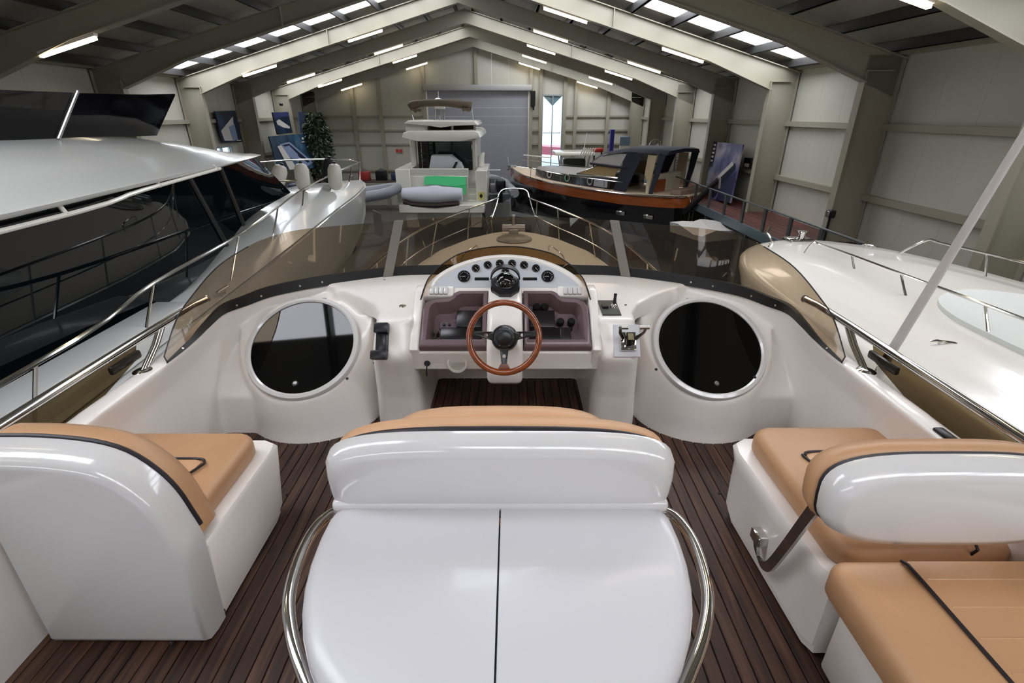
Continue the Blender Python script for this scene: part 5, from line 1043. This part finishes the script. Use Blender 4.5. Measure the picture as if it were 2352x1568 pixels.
pmh = MB().box((-.025, -.06, 0), (.025, .06, .62)).mesh('rail_post', GALV, False)
for j in range(20): put('rail_post', pmh, wk, (7.22, 8.4 + 1.27 * j, -1.2))
put('top_rail', MB().cyl((7.22, 8, -.58), (7.22, 33, -.58), .025, n=8).mesh('top_rail', GALV), wk)
def poster_mat(name, c0, c1, c2, sc_, rot):
    m = mat(name, c1, .35); nt = m.node_tree; b = nt.nodes['Principled BSDF']
    tc = nt.nodes.new('ShaderNodeTexCoord'); mp = nt.nodes.new('ShaderNodeMapping'); mp.inputs['Rotation'].default_value = rot; nt.links.new(tc.outputs['Object'], mp.inputs[0])
    n = nt.nodes.new('ShaderNodeTexNoise'); n.inputs['Scale'].default_value = sc_; n.inputs['Detail'].default_value = 5; n.inputs['Distortion'].default_value = .6; nt.links.new(mp.outputs[0], n.inputs['Vector'])
    r = nt.nodes.new('ShaderNodeValToRGB'); e = r.color_ramp.elements; e[0].position = .35; e[0].color = rgb(*c0); e[1].position = .72; e[1].color = rgb(*c2); k = e.new(.5); k.color = rgb(*c1)
    nt.links.new(n.outputs['Fac'], r.inputs[0]); nt.links.new(r.outputs[0], b.inputs['Base Color']); return m
PWHT = mat('poster_white_print', (196, 194, 190), .4); PBLU = mat('poster_pale_blue_print', (120, 136, 166), .4)
def poster(name, label, q, m, prints, back=(0, 0, 0), cat='poster'):
    """q: four corners TL TR BR BL (shed frame); prints: flat shapes in unit square coordinates"""
    q = [Vector(v) for v in q]; c = sum(q, Vector()) / 4; rz = Matrix.Rotation(HYAW, 3, 'Z'); t = thing(name, label, cat, tuple(rz @ c), rz=HYAW)
    n = (q[1] - q[0]).cross(q[3] - q[0]).normalized()
    if n.dot(-c) < 0: n = -n
    L = [v - c for v in q]; put('board', MB().prism([v - n * .06 for v in L], n * .06).mesh('board', m, False), t)
    for i, (pts, mm) in enumerate(prints):
        P_ = [L[0].lerp(L[1], u).lerp(L[3].lerp(L[2], u), v) + n * (.004 + .002 * i) for u, v in pts]
        put('print', MB().prism(P_, n * .002).mesh('print', mm, False), t)
DKN = mat('poster_navy_print', (22, 28, 48), .4)
poster('tall_yacht_poster', 'tall blue poster of a speeding yacht leaning on the walkway wall', [(8.450, 20.668, 0.737), (8.450, 18.187, 0.760), (8.100, 17.635, -1.098), (8.100, 19.991, -1.241)], poster_mat('poster_violet_sea', (54, 54, 92), (98, 96, 134), (168, 160, 158), 1.4, (0, .5, .8)),
    [([(0, 0), (.14, 0), (.14, .45), (.0, .45)], DKN), ([(.25, .72), (.9, .32), (.95, .42), (.4, .98), (.2, .95)], DKN), ([(.3, .74), (.86, .36), (.8, .30), (.35, .62)], PWHT), ([(.5, 1), (.62, .7), (1, .45), (1, 1)], mat('poster_dark_sea', (44, 46, 78), .4))] + [([(.03, .04 + .07 * k), (.11, .04 + .07 * k), (.11, .075 + .07 * k), (.03, .075 + .07 * k)], PWHT) for k in range(5)])
poster('framed_notice', 'small black framed notice standing on the wall rail', [(8.800, 18.628, 0.305), (8.800, 18.106, 0.331), (8.800, 18.091, -0.010), (8.800, 18.629, -0.017)], BLACK, [([(.15, .55), (.85, .55), (.85, .9), (.15, .9)], PWHT)], cat='notice')
NAV = poster_mat('poster_deep_blue', (16, 24, 36), (24, 38, 60), (40, 66, 104), 1.0, (.4, 0, .3))
poster('dark_yacht_poster', 'dark blue poster with a pale yacht bow above the tall yacht', [(-11.300, 22.594, 1.798), (-11.300, 24.358, 1.836), (-11.300, 24.402, 0.565), (-11.300, 22.671, 0.634)], NAV, [([(.05, .62), (.78, .18), (.72, .5), (.6, .95), (.1, .95)], PWHT), ([(.45, .5), (.78, .42), (.78, .92), (.5, .95)], PBLU), ([(.7, .93), (.95, .93), (.95, .96), (.7, .96)], PWHT)])
poster('blue_motorboat_poster', 'blue poster with a small white motorboat seen from above', [(-10.500, 26.298, 1.769), (-10.500, 28.266, 1.790), (-10.500, 28.382, 0.808), (-10.500, 26.444, 0.796)], NAV, [([(.1, .4), (.3, .32), (.9, .7), (.85, .78), (.5, .72), (.12, .55)], PWHT), ([(0, 0), (1, 0), (1, .2), (0, .25)], mat('poster_sky_blue', (44, 52, 100), .4))])
poster('narrow_boat_poster', 'narrow pale blue poster of a boat bow beside the hanging plant', [(-10.500, 29.680, 1.792), (-10.500, 31.102, 1.794), (-10.500, 31.086, 0.740), (-10.500, 29.558, 0.747)], mat('poster_mid_blue', (70, 92, 128), .4), [([(.2, .6), (1, .35), (1, 1), (.1, 1)], PWHT), ([(.1, .9), (.9, .35), (1, .5), (.3, 1)], DKN)])
poster('yacht_billboard', 'large blue billboard of a yacht at speed leaning by the wall', [(-10.300, 24.926, 0.778), (-10.300, 29.774, 0.718), (-9.900, 29.424, -1.000), (-9.900, 24.306, -0.649)], poster_mat('poster_teal_sea', (18, 36, 52), (34, 62, 84), (70, 100, 122), 1.2, (.2, .3, 0)),
    [([(.18, .25), (.45, .2), (.95, .85), (.7, .95), (.3, .6)], PBLU), ([(.25, .28), (.42, .25), (.85, .8), (.78, .84)], DKN), ([(.12, .3), (.22, .28), (.45, 1), (.25, 1)], PWHT), ([(.82, .1), (.88, .1), (.88, .16), (.82, .16)], PWHT), ([(.78, .22), (.92, .22), (.92, .24), (.78, .24)], PWHT)], cat='billboard')
# climbing plant by the end column
pt = thing('climbing_plant', 'tall dark green climbing plant hanging at the wall corner', 'plant', tuple(Matrix.Rotation(HYAW, 3, 'Z') @ Vector((-9.7, 29.7, GZ))), rz=HYAW)
put('stem', MB().tube(catmull([(0, 0, 0), (.1, .05, 1.5), (-.05, 0, 3.0), (.05, 0, 4.4), (0, .05, 5.3)], 4), .05, 8).mesh('stem', mat('plant_stem', (60, 48, 34), .8)), pt)
lf = MB()
for i in range(3200):
    z = 1.9 + 3.6 * random.random() ** .8; rr = (.16 + .55 * math.sin(math.pi * min(1, max(0, (z - 1.6) / 4.1))) ** .7) * math.sqrt(random.random()); q = random.uniform(0, 6.283)
    p = Vector((rr * math.cos(q), rr * math.sin(q), z)); d = Vector((math.cos(q), math.sin(q), random.uniform(-1.2, .3))).normalized(); s_ = d.cross(Vector((random.uniform(-1, 1), random.uniform(-1, 1), 1))).normalized(); L_ = random.uniform(.12, .24)
    lf.add([p, p + d * L_ * .5 + s_ * L_ * .24, p + d * L_, p + d * L_ * .5 - s_ * L_ * .24], [(0, 1, 2, 3)])
tag(put('foliage', lf.mesh('foliage', mat('dark_green_leaf', (34, 46, 24), .5, noise=.4, scale=3), False), pt), kind='stuff')
# fittings
def hthing(name, label, cat, p): return thing(name, label, cat, tuple(Matrix.Rotation(HYAW, 3, 'Z') @ Vector(p)), rz=HYAW)
p = (8.100, 12.113, -0.486); t = hthing('work_lamp', 'dark work lamp on a stand beside a wall column', 'lamp', (p[0], p[1], -1.2))
put('stand', MB().tube([(0, 0, 0), (0, 0, p[2] + 1.15)], .03, 8).mesh('stand', BLACK), t); put('head', MB().bevbox((-.08, -.09, p[2] + 1.12), (.08, .09, p[2] + 1.3), .03, 2).mesh('head', BLACK), t); put('lens', MB().bevbox((-.098, -.07, p[2] + 1.14), (-.081, .07, p[2] + 1.28), .005, 1).mesh('lens', STEEL), t)
p = (7.600, 25.469, 0.313); t = hthing('pedestal_fan', 'round wire pedestal fan standing on the walkway', 'fan', (p[0], p[1], -1.198))
put('pole', MB().tube([(0, 0, 0), (0, 0, p[2] + 1.1)], .03, 8).mesh('pole', STEEL), t); put('base', MB().lathe([(.25, 0), (.24, .03), (0, .05)], (0, 0, 0), (0, 0, 1), 18).mesh('base', BLACK), t)
put('cage', MB().tube([(.28 * math.cos(R(15 * k)), .05, p[2] + 1.2 + .28 * math.sin(R(15 * k))) for k in range(24)], .02, 6, True).mesh('cage', STEEL), t)
for k in range(4): put('blade', MB().prism([(0, .05, p[2] + 1.2), (.2 * math.cos(R(90 * k)), .03, p[2] + 1.2 + .2 * math.sin(R(90 * k))), (.2 * math.cos(R(90 * k + 40)), .07, p[2] + 1.2 + .2 * math.sin(R(90 * k + 40)))], (0, .01, 0)).mesh('blade', STEEL, False), t)
p = (6.783, 31.500, 0.874); t = hthing('blue_mast', 'tall blue steel mast standing near the shed corner', 'mast', (p[0], 31.5, GZ))
put('post', MB().bevbox((-.12, -.12, 0), (.12, .12, p[2] - GZ), .02, 1).mesh('post', mat('bright_blue_steel', (48, 56, 150), .4)), t); put('foot', MB().bevbox((-.3, -.3, 0), (.3, .3, .06), .01, 1).mesh('foot', BLACK), t)
p = (6.428, 31.200, -0.244); t = hthing('red_forklift', 'small red and black lifting machine beside the blue mast', 'forklift', (p[0], 31.2, GZ))
put('body', MB().bevbox((-1.2, -.5, .2), (.05, .5, 1.5), .1, 2).mesh('body', mat('machine_black', (30, 30, 32), .5)), t); put('hood', MB().bevbox((-.8, -.3, p[2] - GZ - .1), (-.2, .2, p[2] - GZ + .12), .08, 2).mesh('hood', mat('machine_red', (190, 50, 34), .4)), t)
put('guard_post', MB().box((-.75, -.18, 1.4), (-.67, -.10, p[2] - GZ)).box((-.33, -.18, 1.4), (-.25, -.10, p[2] - GZ)).mesh('guard_post', BLACK, False), t)
for x in (-.9, -.2): put('wheel', MB().lathe([(.1, 0), (.28, 0), (.28, .15), (.1, .15)], (x, -.6, .28), (0, 1, 0), 16, True).mesh('wheel', RUBBER), t)
q = (7.597, 31.800, -0.284); t = hthing('white_panel_board', 'white display panel with a blue top leaning in the corner', 'board', (q[0] + .05, 31.8, GZ))
put('panel', MB().bevbox((-.3, 0, 0), (.3, .06, q[2] - GZ + .25), .01, 1).mesh('panel', GEL), t); put('blue_header', MB().bevbox((-.3, 0, q[2] - GZ + .26), (.3, .06, q[2] - GZ + .75), .01, 1).mesh('blue_header', mat('header_blue_grey', (120, 146, 166), .5)), t)
p = (-6.143, 33.850, -0.415); t = hthing('fire_sign', 'small red fire equipment sign on the gable wall', 'sign', (p[0], 33.75, p[2]))
for dx in (-.14, .1): put('plate', MB().box((dx, 0, -.09), (dx + .18, .03, .09)).mesh('plate', mat('sign_red', (196, 60, 58), .4), False), t)
p = (8.300, 24.279, -0.756); t = hthing('grille_panel', 'grey wire grille panel leaning against the wall on the walkway', 'panel', (8.4, p[1], -1.198))
put('frame', MB().box((-.02, -.5, 0), (.02, -.44, 1.5)).box((-.02, .44, 0), (.02, .5, 1.5)).box((-.02, -.44, 1.44), (.02, .44, 1.5)).mesh('frame', GALV, False), t)
for k in range(11): put('bar', MB().box((-.012, -.44, .1 + .12 * k), (.012, .44, .13 + .12 * k)).mesh('bar', GALV, False), t)
t = thing('tarpaulin', 'crumpled pale tarpaulin on a stand behind the launch stern', 'tarpaulin', (6.2, 16.0, GZ), rz=R(20))
put('sheet', MB().loft([[(-.8, y, 2.2 + .1 * math.sin(3 * y)), (-.3, y, 2.35 + .12 * math.cos(5 * y)), (.3, y, 2.3 + .1 * math.sin(4 * y + 1)), (.8, y, 2.15 + .1 * math.cos(3 * y)), (.75, y, 1.95), (-.75, y, 1.95)] for y in (-.8, -.4, 0, .4, .8)]).mesh('sheet', mat('tarp_grey', (176, 172, 166), .7), True, 20), t)
put('stand', MB().box((-.65, -.6, 0), (.65, .6, 1.97)).mesh('stand', mat('stand_dark', (46, 46, 48), .6), False), t)
p = (-10.600, 27.783, 2.123); t = hthing('wall_camera', 'tiny dark camera fixed high on a wall column', 'camera', p)
put('body', MB().bevbox((-.06, -.1, -.06), (.06, .1, .06), .02, 1).mesh('body', BLACK), t); put('arm', MB().tube([(0, 0, 0), (-.12, .1, .05)], .02, 6).mesh('arm', BLACK), t)
